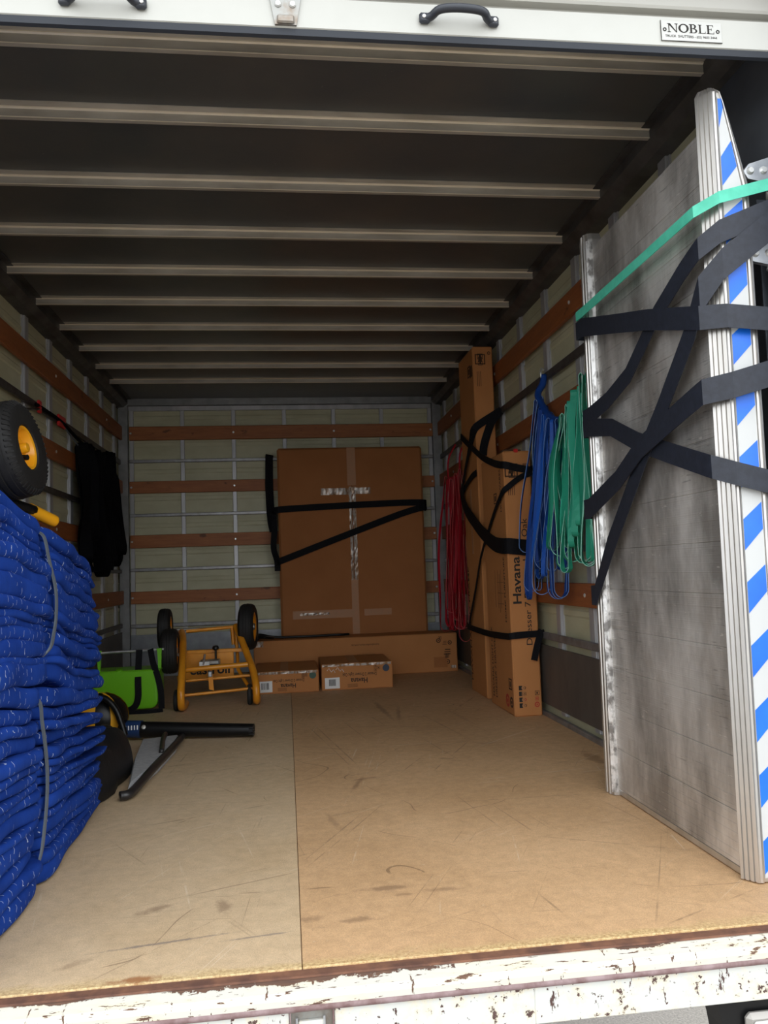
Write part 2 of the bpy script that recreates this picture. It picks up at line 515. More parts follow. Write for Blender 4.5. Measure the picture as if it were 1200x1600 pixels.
def tag(o, label, cat, group=None, kind=None):
    o['label'] = label
    o['category'] = cat
    if group: o['group'] = group
    if kind: o['kind'] = kind
    return o
def struct(o, label=None, cat=None):
    o['kind'] = 'structure'
    if label: o['label'] = label
    if cat: o['category'] = cat
    return o
def copy_at(o, loc, parent):
    c = o.copy()
    COL.objects.link(c)
    c.parent = parent
    c.location = Vector(loc) - wl(parent)
    WL[c.name] = Vector(loc)
    return c
def text(name, body, height, pos, xdir, ydir, mat, parent, width=None, bold=0.0, align='LEFT'):
    cu = bpy.data.curves.new(name, 'FONT')
    cu.body = body
    cu.align_x = align
    cu.offset = bold
    cu.resolution_u = 3
    tmp = bpy.data.objects.new(name, cu)
    COL.objects.link(tmp)
    dg = bpy.context.evaluated_depsgraph_get()
    me = bpy.data.meshes.new_from_object(tmp.evaluated_get(dg))
    bpy.data.objects.remove(tmp)
    xs = [p.co.x for p in me.vertices]; ys = [p.co.y for p in me.vertices]
    sy = height / .70
    sxx = sy if width is None else width / (max(xs) - min(xs))
    x0 = min(xs) if align == 'LEFT' else (min(xs) + max(xs)) / 2
    X = Vector(xdir).normalized(); Y = Vector(ydir).normalized(); P = Vector(pos)
    pw = wl(parent)
    for p in me.vertices:
        q = P + X * (p.co.x - x0) * sxx + Y * p.co.y * sy
        p.co = q - pw
    me.materials.clear()
    me.materials.append(MATS[mat])
    o = bpy.data.objects.new(name, me)
    COL.objects.link(o)
    o.parent = parent
    WL[o.name] = pw.copy()
    return o
def smoothpath(pts, n=6, closed=False):
    pts = [Vector(p) for p in pts]
    out = []
    m = len(pts)
    rng = range(m) if closed else range(m - 1)
    for i in rng:
        p1 = pts[i]; p2 = pts[(i + 1) % m]
        p0 = pts[i - 1] if (closed or i > 0) else p1 * 2 - p2
        p3 = pts[(i + 2) % m] if (closed or i + 2 < m) else p2 * 2 - p1
        for k in range(n):
            t = k / n
            out.append(.5 * ((2 * p1) + (p2 - p0) * t + (2 * p0 - 5 * p1 + 4 * p2 - p3) * t * t + (3 * p1 - p0 - 3 * p2 + p3) * t ** 3))
    if not closed:
        out.append(pts[-1])
    return out
def frame_to(axis, origin):
    """matrix whose local z points along axis"""
    z = Vector(axis).normalized()
    x = Vector((0, 0, 1)).cross(z)
    if x.length < 1e-4: x = Vector((1, 0, 0))
    x.normalize(); y = z.cross(x)
    M = Matrix((x, y, z)).transposed().to_4x4()
    M.translation = Vector(origin)
    return M

HW = 1.15      # half width to the face of the wall studs
LEN = 4.33     # floor edge to face of front-wall studs
ZC = 1.95      # ceiling sheet

# ================================================================== SETTING
g = MB().add([(-30, -30, -1.02), (30, -30, -1.02), (30, 30, -1.02), (-30, 30, -1.02)], [(0, 1, 2, 3)]).build('ground', 'asphalt')
struct(g, 'grey asphalt road surface under the truck', 'road')

# floor with two plywood sheets
fl = MB().box(-1.22, 1.22, .004, 4.40, -.10, -.014).build('floor', 'rust')
struct(fl, 'plywood truck floor of two sheets with a lengthwise seam', 'floor')
MB().box(-1.162, .0012, 0.0, 4.345, -.014, 0.0, .0012).build('plywood_sheet', 'ply_left', fl)
MB().box(.0024, 1.162, 0.0, 4.345, -.014, 0.0005, .0012).build('plywood_sheet', 'ply_right', fl)

# ceiling with cross beams and coves
ce = MB().box(-1.22, 1.22, .02, 4.40, ZC, ZC + .05).build('ceiling', 'ceiling_sheet')
struct(ce, 'dark metal ceiling with pale cross beams', 'ceiling')
def beam_mesh(x):
    m = MB()
    y = 0
    # Z-shaped section: flange under the roof, web towards the doors, short lip
    m.prism([(-.030, ZC - .002), (-.030, ZC), (.022, ZC), (.022, ZC - .004), (.004, ZC - .004), (.004, ZC - .027), (.012, ZC - .027), (.012, ZC - .031), (-.002, ZC - .031), (-.002, ZC - .002)], 0, -x, x)
    return m
bm0 = beam_mesh(1.09).build('ceiling_beam', 'beam_steel', ce, origin=(0, 0, ZC))
ys = [.407] + [.7139 + .3757 * k for k in range(9)]
bm0.location = Vector((0, ys[0], ZC)) - wl(ce)
WL[bm0.name] = Vector((0, ys[0], ZC))
edge_glint0 = MB().prism([(-.002, -.001), (-.006, -.002), (-.0065, -.005), (-.002, -.0075)], 0, -1.09, 1.09).build('edge_glint', 'beam_glint', bm0, origin=(0, 0, 0))  # pale strip, highlight along the top of the web put into its colour
edge_glint0.location = (0, 0, 0)
lip_glint0 = MB().prism([(-.002, -.0285), (-.0032, -.0295), (-.0032, -.0312), (-.002, -.0312)], 0, -1.09, 1.09).build('lip_glint', 'beam_glint', bm0, origin=(0, 0, 0))  # thin pale strip painted as the bright line on the lip edge
lip_glint0.location = (0, 0, 0)
for y in ys[1:]:
    c = copy_at(bm0, (0, y, ZC), ce)
    for q in (edge_glint0, lip_glint0):
        d = q.copy(); COL.objects.link(d); d.parent = c; d.location = (0, 0, 0)
for sgn in (-1, 1):
    MB().prism([(sgn * 1.088, ZC), (sgn * 1.088, ZC - .035), (sgn * 1.118, ZC - .06), (sgn * 1.17, ZC - .065), (sgn * 1.17, ZC)], 1, .02, 4.34).build('cove_strip', 'cove_steel', ce)
    MB().box(sgn * 1.062, sgn * 1.088, .42, 4.33, ZC - .004, ZC - .0005).build('cove_flange', 'cove_steel', ce)

TIM = [(1.657, 1.755), (1.280, 1.368), (.892, .982), (.508, .600)]
RAI = [(1.480, 1.515), (1.110, 1.140), (.722, .747), (.345, .376)]

def panel_profile(z0, z1, depth):
    """zig-zag of shallow ribs used for the fibreglass sheet: list of (offset, z)"""
    pr = []; z = z0
    pr.append((0, z0))
    zz = z0 + .09
    while zz < z1 - .05:
        pr += [(0, zz - .018), (-depth, zz - .010), (-depth, zz + .010), (0, zz + .018)]
        zz += .192
    pr.append((0, z1))
    return pr
def side_wall(sgn, name, label, yk0, kick_far):
    m = MB()
    pr = panel_profile(0, 1.95, .004)
    poly = [(sgn * (1.166 + o_), z) for o_, z in pr] + [(sgn * 1.215, 1.95), (sgn * 1.215, 0)]
    m.prism(poly, 1, 0.02, 4.40)
    w = m.build(name, 'fibreglass')
    struct(w, label, 'wall')
    st = MB()
    st.prism([(0, 0), (.062, 0), (.062, .012), (0, .012)], 2, 0, 1.0)
    # stud: hat section (x = depth, y = length along wall)
    sm = MB()
    sm.box(0, .014, -.026, .026, .03, 1.888, .003)
    sm.box(.010, .016, -.034, .034, .03, 1.888)
    s0 = None
    yy = 1.530 - .379 * 3
    while yy < 4.30:
        if s0 is None:
            mm = MB()
            mm.v = [Vector((sgn * (HW + p.x), p.y, p.z)) for p in sm.v]; mm.f = sm.f
            s0 = mm.build('wall_stud', 'stud_steel', w, origin=(0, 0, 0))
            s0.location = Vector((0, yy, 0)) - wl(w)
        else:
            copy_at(s0, (0, yy, 0), w)
        yy += .379
    bmesh_ = MB()
    bmesh_.lathe([(0.0005, .004), (.006, .004), (.008, .002), (.008, 0), (.0005, 0)], 8, frame_to((-sgn, 0, 0), (0, 0, 0)))
    b0 = None
    for i, (z0, z1) in enumerate(TIM):
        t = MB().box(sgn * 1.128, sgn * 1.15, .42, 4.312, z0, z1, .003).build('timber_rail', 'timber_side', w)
        for y in (1.53, 2.667, 3.804):
            if b0 is None:
                b0 = bmesh_.build('bolt', 'bolt', t, origin=(0, 0, 0))
                b0.location = Vector((sgn * 1.128, y, (z0 + z1) / 2)) - wl(t)
            else:
                copy_at(b0, (sgn * 1.128, y, (z0 + z1) / 2), t)
    for i, (z0, z1) in enumerate(RAI):
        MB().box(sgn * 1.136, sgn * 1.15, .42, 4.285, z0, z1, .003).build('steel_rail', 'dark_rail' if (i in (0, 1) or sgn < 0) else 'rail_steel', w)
    MB().box(sgn * 1.141, sgn * 1.15, .35, 4.30, .052, .316, .001).build('kick_panel', 'kick_side', w)
    MB().box(sgn * 1.128, sgn * 1.150, .35, 4.30, .0, .020, .003).build('base_rail', 'rail_steel', w)
    return w
side_wall(1, 'wall_right', 'right truck wall with timber and steel rails', 0, 0)
side_wall(-1, 'wall_left', 'left truck wall with timber and steel rails', 0, 0)

# front (far) wall
m = MB()
pr = panel_profile(0, 1.95, .003)
m.prism([(4.346 + o_, z) for o_, z in pr] + [(4.40, 1.95), (4.40, 0)], 0, -1.215, 1.215)
wb = m.build('wall_back', 'fibreglass')
struct(wb, 'far end wall of the truck with four timber rails', 'wall')
s0 = None
for x in (-1.071, -.7185, -.358, .005, .3625, .7155, 1.0755):
    if s0 is None:
        s0 = MB().box(-.0145, .0145, 4.33, 4.346, .01, 1.89, .002).build('wall_stud', 'stud_steel', wb, origin=(0, 0, 0))
        s0.location = Vector((x, 0, 0)) - wl(wb)
    else:
        copy_at(s0, (x, 0, 0), wb)
MB().box(-1.09, 1.09, 4.328, 4.346, 1.868, 1.902, .002).build('top_rail', 'stud_steel', wb)
bolt = None
for i, (z0, z1) in enumerate(((1.655, 1.752), (1.278, 1.362), (.893, .984), (.505, .590))):
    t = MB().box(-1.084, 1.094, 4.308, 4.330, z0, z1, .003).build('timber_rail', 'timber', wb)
    for x in (-1.071, -.358, .3625, 1.0755):
        P = (x, 4.308, (z0 + z1) / 2)
        if bolt is None:
            bolt = MB().lathe([(0.0005, .004), (.006, .004), (.008, .002), (.008, 0), (.0005, 0)], 8, frame_to((0, -1, 0), (0, 0, 0))).build('bolt', 'bolt', t, origin=(0, 0, 0))
            bolt.location = Vector(P) - wl(t)
        else:
            copy_at(bolt, P, t)
for z0, z1 in ((1.495, 1.518), (1.112, 1.134), (.730, .752), (.338, .364)):
    MB().box(-1.088, 1.09, 4.318, 4.330, z0, z1, .003).build('steel_rail', 'rail_steel', wb)
MB().box(-1.088, 1.09, 4.322, 4.332, .0, .291, .001).build('kick_panel', 'kick_back', wb)
# grey border frame with mitred corners
for sgn in (-1, 1):
    MB().prism([(sgn * 1.155, .0), (sgn * 1.092, .0), (sgn * 1.092, 1.903), (sgn * 1.155, ZC)], 1, 4.30, 4.346).build('border_frame', 'frame_steel', wb)
MB().prism([(-1.155, ZC), (-1.092, 1.903), (1.092, 1.903), (1.155, ZC)], 1, 4.30, 4.346).build('border_frame', 'frame_steel', wb)

# ------------------------------------------------------------------ rear sill (chipped white paint)
sill = empty('trim_1', (0, -.04, -.25))
struct(sill, 'chipped white steel sill along the truck floor edge', 'sill')
MB().prism([(.001, -.016), (.001, -.003), (-.020, -.004), (-.024, -.016)], 0, -1.22, 1.22).build('edge_angle', 'rust', sill)
MB().prism([(-.018, -.1), (-.018, -.008), (-.026, -.006), (-.050, -.014), (-.056, -.024), (-.056, -.036), (-.04, -.036), (-.04, -.1)], 0, -1.22, 1.22).build('sill_lip', 'chipped_lip', sill, smooth=False)
MB().tube([(-1.22, -.054, -.039), (1.22, -.054, -.039)], .0055, 10).build('weld_bead', 'rust_bead', sill, smooth='auto')
def fascia(x0, x1, zb):
    MB().box(x0, x1, -.052, -.040, zb, -.038, .0015).build('fascia', 'chipped_white', sill)
fascia(-1.22, -.022, -.26)
fascia(.052, .395, -.26)
fascia(.395, 1.22, -.106)
# recessed latch pocket in the sill
lp = MB()
lp.box(-.021, .051, -.043, -.040, -.26, -.040)
lp = lp.build('latch_pocket', 'steel_worn', sill)
for x in (-.0215, .0495):
    MB().box(x, x + .002, -.055, -.040, -.26, -.040).build('pocket_side', 'rust_bead', lp)
MB().box(-.007, .036, -.0505, -.043, -.26, -.062, .001).build('latch_plate', 'chipped_white', lp)
for x in (-.010, .0355):
    MB().tube([(x, -.051, -.26), (x, -.051, -.055)], .0022, 8).build('latch_rod', 'zinc', lp)

# tail lamp under the sill
tl = empty('tail_lamp', (.87, .0, -.30))
tag(tl, 'clear ribbed tail lamp on a black bracket below the sill', 'lamp')
MB().prism([(.735, -.112), (.745, -.16), (.765, -.30), (1.0, -.30), (1.0, -.112)], 1, -.030, .03).build('bracket', 'black_plastic', tl)
MB().box(.782, .98, -.048, -.028, -.28, -.132, .008).build('lamp_housing', 'lamp_frame', tl)
lens = MB().box(.792, .97, -.054, -.047, -.27, -.142, .003).build('lamp_lens', 'lens', tl)
for k in range(12):
    MB().box(.798 + k * .014, .804 + k * .014, -.057, -.053, -.268, -.146, .001).build('lens_rib', 'lens', lens)
MB().lathe([(.0004, .004), (.004, .004), (.005, 0), (.0004, 0)], 10, frame_to((0, -1, 0), (.815, -.055, -.150))).build('screw', 'bolt', lens)

# ------------------------------------------------------------------ roller shutter door
dr = empty('door_1', (0, .10, 1.77))
struct(dr, 'raised white roller shutter with black handles', 'door')
rail_ = MB()
rail_.prism([(.095, 1.769), (.095, 1.832), (.100, 1.8355), (.122, 1.8355), (.122, 1.766), (.100, 1.766)], 0, -1.13, 1.13)
br = rail_.build('bottom_rail', 'door_white', dr)
MB().prism([(.097, 1.767), (.099, 1.754), (.108, 1.752), (.114, 1.767)], 0, -1.13, 1.13).build('rubber_seal', 'seal', dr)
z = 1.8365
for k in range(6):
    MB().prism([(.128, z), (.118, z + .016), (.101, z + .0185), (.098, z + .024), (.098, z + .050), (.104, z + .054), (.132, z + .054), (.132, z)], 0, -1.13, 1.13).build('slat', 'door_tan' if k % 2 == 0 else 'door_grey', dr)
    z += .0545
def grab(xc, zc, tilt):
    h = empty('grab_handle', (xc, .095, zc))
    h.parent = dr
    h.location = Vector((xc, .095, zc)) - wl(dr)
    return h
for xc in (.3735, -.333):
    zc = 1.797
    p = MB()
    # pads and bowed grip as one moulding
    for sgn in (-1, 1):
        p.box(xc + sgn * .072 - .011, xc + sgn * .072 + .011, .083, .095, zc - .011, zc + .011, .004)
    path = [(xc - .070, .090, zc), (xc - .058, .082, zc + .001), (xc - .046, .066, zc + .003), (xc - .02, .060, zc + .004), (xc + .02, .060, zc + .004), (xc + .046, .066, zc + .003), (xc + .058, .082, zc + .001), (xc + .070, .090, zc)]
    p.tube(smoothpath(path, 4), .0085, 10)
    hd = p.build('grab_handle', 'handle_plastic', br, smooth='auto')
    for sgn in (-1, 1):
        MB().lathe([(.0004, .002), (.0035, .002), (.0042, 0), (.0004, 0)], 10, frame_to((0, -1, 0), (xc + sgn * .074, .0825, zc))).build('screw', 'bolt', hd)
# latch plate
lt = MB().prism([(-.013, 1.834), (.052, 1.834), (.041, 1.770), (-.002, 1.770)], 1, .090, .095).build('latch_plate', 'steel_worn', br)
for x in (.005, .034):
    MB().lathe([(.0004, .004), (.005, .004), (.007, .001), (.007, 0), (.0004, 0)], 12, frame_to((0, -1, 0), (x, .0895, 1.812))).build('rivet', 'bolt', lt)
MB().box(.002, .037, .084, .0905, 1.771, 1.788, .003).build('latch_catch', 'steel_worn', lt)
# name plate with serif capitals
npx0, npx1, npz0, npz1 = .812, .950, 1.7775, 1.823
npl = MB().box(npx0, npx1, .0932, .0952, npz0, npz1, .0006).build('name_plate', 'plate_white', br)
for a in ((npx0, npx0 + .0012, npz0, npz1), (npx0, npx1, npz0, npz0 + .0012)):
    MB().box(a[0], a[1], .0925, .0934, a[2], a[3]).build('plate_border', 'black_print', npl)
for x in (npx0 + .009, npx1 - .009):
    r0 = MB().lathe([(.0022, .0006), (.0042, .0006), (.0042, 0), (.0022, 0)], 14, frame_to((0, -1, 0), (x, .0930, 1.803))).build('plate_screw', 'black_print', npl)
def serif(ch, x, z, w, h):
    m = MB(); th = w * .20; tn = w * .07; sf = w * .05
    y0, y1 = .0926, .0933
    def B(a, b_, c_, d): m.box(x + a, x + b_, y0, y1, z + c_, z + d)
    def Q(pts): m.prism([(x + a, z + c_) for a, c_ in pts], 1, y0, y1)
    if ch == 'N':
        B(.10 * w, .10 * w + tn, 0, h); B(.83 * w, .83 * w + tn, 0, h)
        Q([(.04 * w, h), (.26 * w, h), (.90 * w, 0), (.83 * w, 0)])
        B(0, .28 * w, 0, sf); B(.70 * w, 1.0 * w, h - sf, h); B(-.02 * w, .2 * w, h - sf, h)
    if ch == 'O':
        n = 28
        for k in range(n):
            a0, a1 = 2 * math.pi * k / n, 2 * math.pi * (k + 1) / n
            Q([(w / 2 + w / 2 * math.cos(a0), h / 2 + h / 2 * math.sin(a0)), (w / 2 + w / 2 * math.cos(a1), h / 2 + h / 2 * math.sin(a1)),
               (w / 2 + (w / 2 - th) * math.cos(a1), h / 2 + (h / 2 - tn) * math.sin(a1)), (w / 2 + (w / 2 - th) * math.cos(a0), h / 2 + (h / 2 - tn) * math.sin(a0))])
    if ch == 'B':
        B(.12 * w, .12 * w + th, 0, h); B(0, .5 * w, 0, sf); B(0, .5 * w, h - sf, h); B(.3 * w, .55 * w, h * .5, h * .5 + sf)
        for cz, hh, ww in ((.26 * h, .52 * h, .92 * w), (.76 * h, .50 * h, .80 * w)):
            n = 12; cx = .5 * w
            for k in range(n):
                a0 = -math.pi / 2 + math.pi * k / n; a1 = -math.pi / 2 + math.pi * (k + 1) / n
                R = ww - cx
                Q([(cx + R * math.cos(a0), cz + hh / 2 * math.sin(a0)), (cx + R * math.cos(a1), cz + hh / 2 * math.sin(a1)),
                   (cx + (R - th) * math.cos(a1), cz + (hh / 2 - tn) * math.sin(a1)), (cx + (R - th) * math.cos(a0), cz + (hh / 2 - tn) * math.sin(a0))])
    if ch in 'LE':
        B(.12 * w, .12 * w + th, 0, h); B(0, .44 * w, h - sf, h); B(0, .9 * w, 0, sf)
        Q([(.84 * w, 0), (.92 * w, 0), (.92 * w, .28 * h)])
        if ch == 'E':
            B(.3 * w, .82 * w, h - sf, h); B(.3 * w, .62 * w, h * .5, h * .5 + sf)
            Q([(.82 * w, h), (.82 * w, .76 * h), (.74 * w, h)]); B(.58 * w, .63 * w, .40 * h, .63 * h)
    return m
x = npx0 + .0155
for ch, w_ in (('N', .0245), ('O', .0245), ('B', .0205), ('L', .0185), ('E', .0195)):
    serif(ch, x, 1.7975, w_ * .95, .0195).build('letter', 'black_print', npl)
    x += w_
text('phone_lettering', 'TRUCK  SHUTTERS - (02) 9603 3444', .0052, (npx0 + .0095, .0929, 1.7865), (1, 0, 0), (0, 0, 1), 'black_print', npl, width=.117, bold=.012)
# rear header and roof above the shutter, corner posts
hd = MB().box(-1.22, 1.22, -.02, .40, 2.17, 2.24).build('trim_2', 'door_white')
struct(hd, 'white header above the shutter', 'header')
MB().box(-1.22, 1.22, .30, .40, ZC + .05, 2.17).build('header_web', 'cove_steel', hd)
for i, sgn in ((3, 1), (4, -1)):
    po = empty('trim_%d' % i, (sgn * 1.17, .1, 0))
    struct(po, 'dark rear corner post on the %s of the opening' % ('right' if sgn > 0 else 'left'), 'post')
    MB().box(sgn * 1.140, sgn * 1.168, 0.0, .418, 0, 2.17).build('post_panel', 'post_dark', po)
    MB().box(sgn * 1.168, sgn * 1.24, -.03, .30, -.10, 2.24).build('corner_post', 'door_white', po)
    for yy in (.205, .228, .268):
        MB().box(sgn * 1.118, sgn * 1.141, yy, yy + .006, .02, 1.52, .001).build('track_fin', 'ramp_rail' if yy < .26 else 'post_dark', po)

# ================================================================== LOADING RAMP
rp = empty('loading_ramp', (.93, .5, 0))
RW = Vector((.93, .5, 0))
tag(rp, 'tall aluminium loading ramp with blue and white striped edge standing upright', 'ramp')
deck0 = None
nz = 14; ph = 1.62 / nz
for k in range(nz):
    z0 = .02 + k * ph
    if deck0 is None:
        d = MB().box(.935, .962, .184, .850, .0002, ph - .0004, .0010)
        for q in range(6):
            zz = .010 + q * (ph - .02) / 5
            d.box(.9345, .936, .184, .850, zz - .0012, zz + .0012, .0004)
        deck0 = d.build('deck_plank', 'ramp_deck', rp, origin=(.93, .5, 0))
        deck0.location = Vector((0, 0, z0))
    else:
        c = copy_at(deck0, (.93, .5, z0), rp)
# near rail, ribbed nose then striped rear face; tapered at the top
def loft(rings):
    m = MB(); n = len(rings[0])
    for r in rings:
        m.v += [Vector(p) for p in r]
    for i in range(len(rings) - 1):
        for a in range(n):
            b_ = (a + 1) % n
            m.f.append((i * n + a, i * n + b_, (i + 1) * n + b_, (i + 1) * n + a))
    m.f.append(tuple(range(n))[::-1])
    m.f.append(tuple((len(rings) - 1) * n + a for a in range(n)))
    return m
nose = []
A0, A1 = Vector((.926, .197)), Vector((.951, .162))
nr = 4
for k in range(nr):
    for t_, dd in ((0.0, .0), (.12, .0035), (.72, .0035), (.84, .0)):
        p = A0.lerp(A1, (k + t_) / nr)
        nrm = Vector((-(A1 - A0).y, (A1 - A0).x)).normalized() * -1
        if nrm.x > 0: nrm = -nrm
        nose.append(p + nrm * dd)
prof = [Vector((.940, .205))] + nose + [Vector((.954, .1615)), Vector((.958, .163)), Vector((.959, .167)), Vector((1.008, .167)), Vector((1.009, .163)), Vector((1.013, .1625)), Vector((1.013, .1655)), Vector((1.016, .1655)), Vector((1.016, .1625)), Vector((1.021, .1635)), Vector((1.022, .205))]
def sec(z, rx, flat=0):
    out = []
    for p in prof:
        x = p.x
        if x > .96: x = .96 + (x - .96) * rx
        out.append((x, p.y, z))
    return out
rings = [sec(.004, 1), sec(.02, 1), sec(1.50, 1.0), sec(1.60, .62), sec(1.69, .26), sec(1.715, .12)]
rings.append([(.945 + (x - .945) * .7, .185 + (y - .185) * .6, 1.728) for x, y, z in sec(0, .05)])
nrail = loft(rings).build('near_rail', 'ramp_rail', rp)
# reflective tape: white strip and blue parallelograms
def xr(z):
    if z < 1.50: return 1.006
    if z < 1.60: return .96 + (.046) * (1 - .38 * (z - 1.5) / .1)
    return .96 + .046 * (.62 - .36 * (z - 1.6) / .09)
tape = MB().prism([(.9615, .012), (1.0065, .012), (1.0065, 1.50), (.9885, 1.60), (.971, 1.69), (.9615, 1.705)], 1, .1655, .1672).build('reflective_tape', 'tape_white', nrail)
for k in range(-1, 13):
    zb = 1.634 - .1345 * k
    pts = []
    for xl, zz in ((.962, zb), (1.006, zb + .045), (1.006, zb + .103), (.962, zb + .066)):
        zz2 = max(.012, min(zz, 1.700))
        pts.append((min(xl, xr(zz2) - .0005), zz2))
    if k == -1: continue
    if abs(pts[0][1] - pts[3][1]) < .004: continue
    MB().prism(pts, 1, .1648, .1656).build('blue_stripe', 'tape_blue', tape)
# far rail
fr_prof = [(.914, .888), (.914, .878), (.917, .876), (.917, .870), (.914, .868), (.914, .858), (.918, .855), (.922, .842), (.935, .838), (.965, .838), (.965, .890)]
frail = loft([[(x, y, zz) for x, y in fr_prof] for zz in (.002, .85, 1.665)] + [[(.92 + (x - .92) * .9, .865 + (y - .865) * .8, 1.685) for x, y in fr_prof]]).build('far_rail', 'ramp_rail', rp)
MB().prism([(.9165, .853), (.9165, .846), (.926, .839), (.936, .838), (.936, .853)], 2, .01, 1.66).build('worn_edge', 'rail_worn', frail)
MB().box(.9352, .966, .184, .850, .003, .0205, .002).build('foot_bar', 'ramp_rail', rp)
# zinc hook brackets between the ramp edge and the corner post
for zc in (1.535, 1.345):
    hk = MB().prism([(1.020, zc + .005), (1.034, zc + .022), (1.085, zc + .040), (1.085, zc - .022), (1.030, zc - .012)], 1, .176, .188).build('hook_bracket', 'zinc', rp)
    MB().lathe([(.0005, .006), (.006, .006), (.009, .002), (.009, 0), (.0005, 0)], 12, frame_to((0, -1, 0), (1.036, .176, zc + .006))).build('bolt', 'bolt', hk)
    MB().lathe([(.0005, .006), (.006, .006), (.009, .002), (.009, 0), (.0005, 0)], 12, frame_to((0, -1, 0), (1.068, .176, zc + .008))).build('bolt', 'bolt', hk)
    MB().tube([(1.07, .182, zc - .03), (1.10, .182, zc + .06)], .006, 8).build('hook_pin', 'zinc', hk)
rp.rotation_euler = (0, .007, 0)

# ================================================================== STRAPS ON THE RAMP
def strap(name, label, pts, width, mat='webbing_navy', t=.0022, wid=None, n=1, grp='straps tying the ramp upright', cat='strap', flat=True):
    P = smoothpath(pts, n) if n > 1 else [Vector(p) for p in pts]
    W = []
    for i in range(len(P)):
        tg = (P[min(i + 1, len(P) - 1)] - P[max(i - 1, 0)]).normalized()
        if wid is not None:
            f = i / (len(P) - 1) * (len(wid) - 1); k = min(int(f), len(wid) - 2)
            nn = Vector(wid[k]).lerp(Vector(wid[k + 1]), f - k)
        else:
            nn = Vector((1, 0, 0))
        W.append(nn.cross(tg))
    m = MB().strip(P, W, width, t)
    o = m.build(name, mat)
    return tag(o, label, cat, grp)
NX = (-1, 0, 0); NY = (0, -1, 0); ND = (-.75, -.66, 0)
def rampstrap(label, deckpts, railpts, width=.048, mat='webbing_navy', dx=0.0):
    """deckpts run near->far in (y,z) in front of the deck; railpts run outwards over the striped edge in (x,z).
    Where the strap turns over an upright edge its fold line is vertical."""
    st = []      # (position, half cross-line vector)
    zx = Vector((0, 0, 1)); h = width / 2
    r0, r1 = railpts[0], railpts[-1]
    for k in range(len(railpts) - 1, 0, -1):
        x, z = railpts[k]; xq, zq = railpts[k - 1]
        t = Vector((xq - x, 0, zq - z)).normalized()
        st.append((Vector((x, .150 - dx, z)), Vector((t.z, 0, -t.x)).normalized() * h))
    x, z = railpts[0]
    slope = (railpts[1][1] - z) / (railpts[1][0] - x)
    ze = z - slope * (x - .950)
    st.append((Vector((.950, .152 - dx, ze)), zx * h * math.sqrt(1 + slope * slope)))
    d0, d1 = deckpts[0], deckpts[1]
    sl2 = (d1[1] - d0[1]) / (d1[0] - d0[0])
    zd = d0[1] - sl2 * (d0[0] - .185)
    st.append((Vector((.9165 - dx, .185, zd)), zx * h * min(1.5, math.sqrt(1 + sl2 * sl2))))
    for k, (y, z) in enumerate(deckpts):
        a = deckpts[max(0, k - 1)]; c = deckpts[min(len(deckpts) - 1, k + 1)]
        if y < .2: continue
        t = Vector((0, c[0] - a[0], c[1] - a[1])).normalized()
        w_ = Vector((0, -t.z, t.y)) * h
        if k == len(deckpts) - 1: w_ = zx * h * 1.1
        st.append((Vector((.912 - dx if y > .8 else .9155 - dx, y, z)), w_))
    y, z = deckpts[-1]
    st.append((Vector((.910 - dx, .894, z)), zx * h * 1.05))
    st.append((Vector((.960, .906, z)), zx * h))
    m = MB(); t2 = .0011; k0 = 0
    for i, (p, w_) in enumerate(st):
        if w_.z < 0: w_ = -w_
        a = st[max(0, i - 1)][0]; c = st[min(len(st) - 1, i + 1)][0]
        nn = (c - a).cross(w_).normalized()
        m.v += [p - w_ - nn * t2, p + w_ - nn * t2, p + w_ + nn * t2, p - w_ + nn * t2]
    for i in range(len(st) - 1):
        for a in range(4):
            b_ = (a + 1) % 4
            m.f.append((i * 4 + a, i * 4 + b_, i * 4 + 4 + b_, i * 4 + 4 + a))
    m.f.append((3, 2, 1, 0)); e = (len(st) - 1) * 4; m.f.append((e, e + 1, e + 2, e + 3))
    return tag(m.build('tie_strap', mat), label, 'strap', 'straps tying the ramp upright')
rampstrap('topmost black strap running from the striped ramp edge down to the far rail', [(.20, 1.357), (.26, 1.338), (.394, 1.284), (.576, 1.175), (.72, 1.138), (.855, 1.118)], [(.96, 1.392), (1.065, 1.435), (1.14, 1.465)], dx=.000)
rampstrap('steep black strap falling across the ramp from top right to lower left', [(.19, 1.25), (.234, 1.187), (.391, 1.044), (.489, .964), (.598, .86), (.742, .728), (.867, .58)], [(.958, 1.32), (1.063, 1.399), (1.14, 1.455)], .055, dx=.004)
rampstrap('level black strap stretched across the upper middle of the ramp', [(.216, 1.215), (.429, 1.280), (.617, 1.330), (.851, 1.392)], [(.960, 1.197), (1.047, 1.190), (1.14, 1.183)], .052, dx=.008)
rampstrap('black strap sloping down from the striped edge over the crossing point', [(.225, 1.031), (.331, 1.008), (.506, .967), (.653, .901), (.86, .839)], [(.950, 1.045), (1.038, 1.070), (1.14, 1.10)], .055, dx=.012)
rampstrap('black strap from far rail bend down to the striped edge below the crossing', [(.20, .880), (.373, .935), (.541, .990), (.697, 1.056), (.855, 1.085)], [(.960, .853), (1.02, .837), (1.14, .81)], .050, dx=.002)
rampstrap('thin mint green strap crossing the top of the ramp', [(.165, 1.446), (.45, 1.443), (.85, 1.439)], [(.950, 1.462), (1.07, 1.494), (1.14, 1.512)], .026, 'webbing_green', dx=.006)

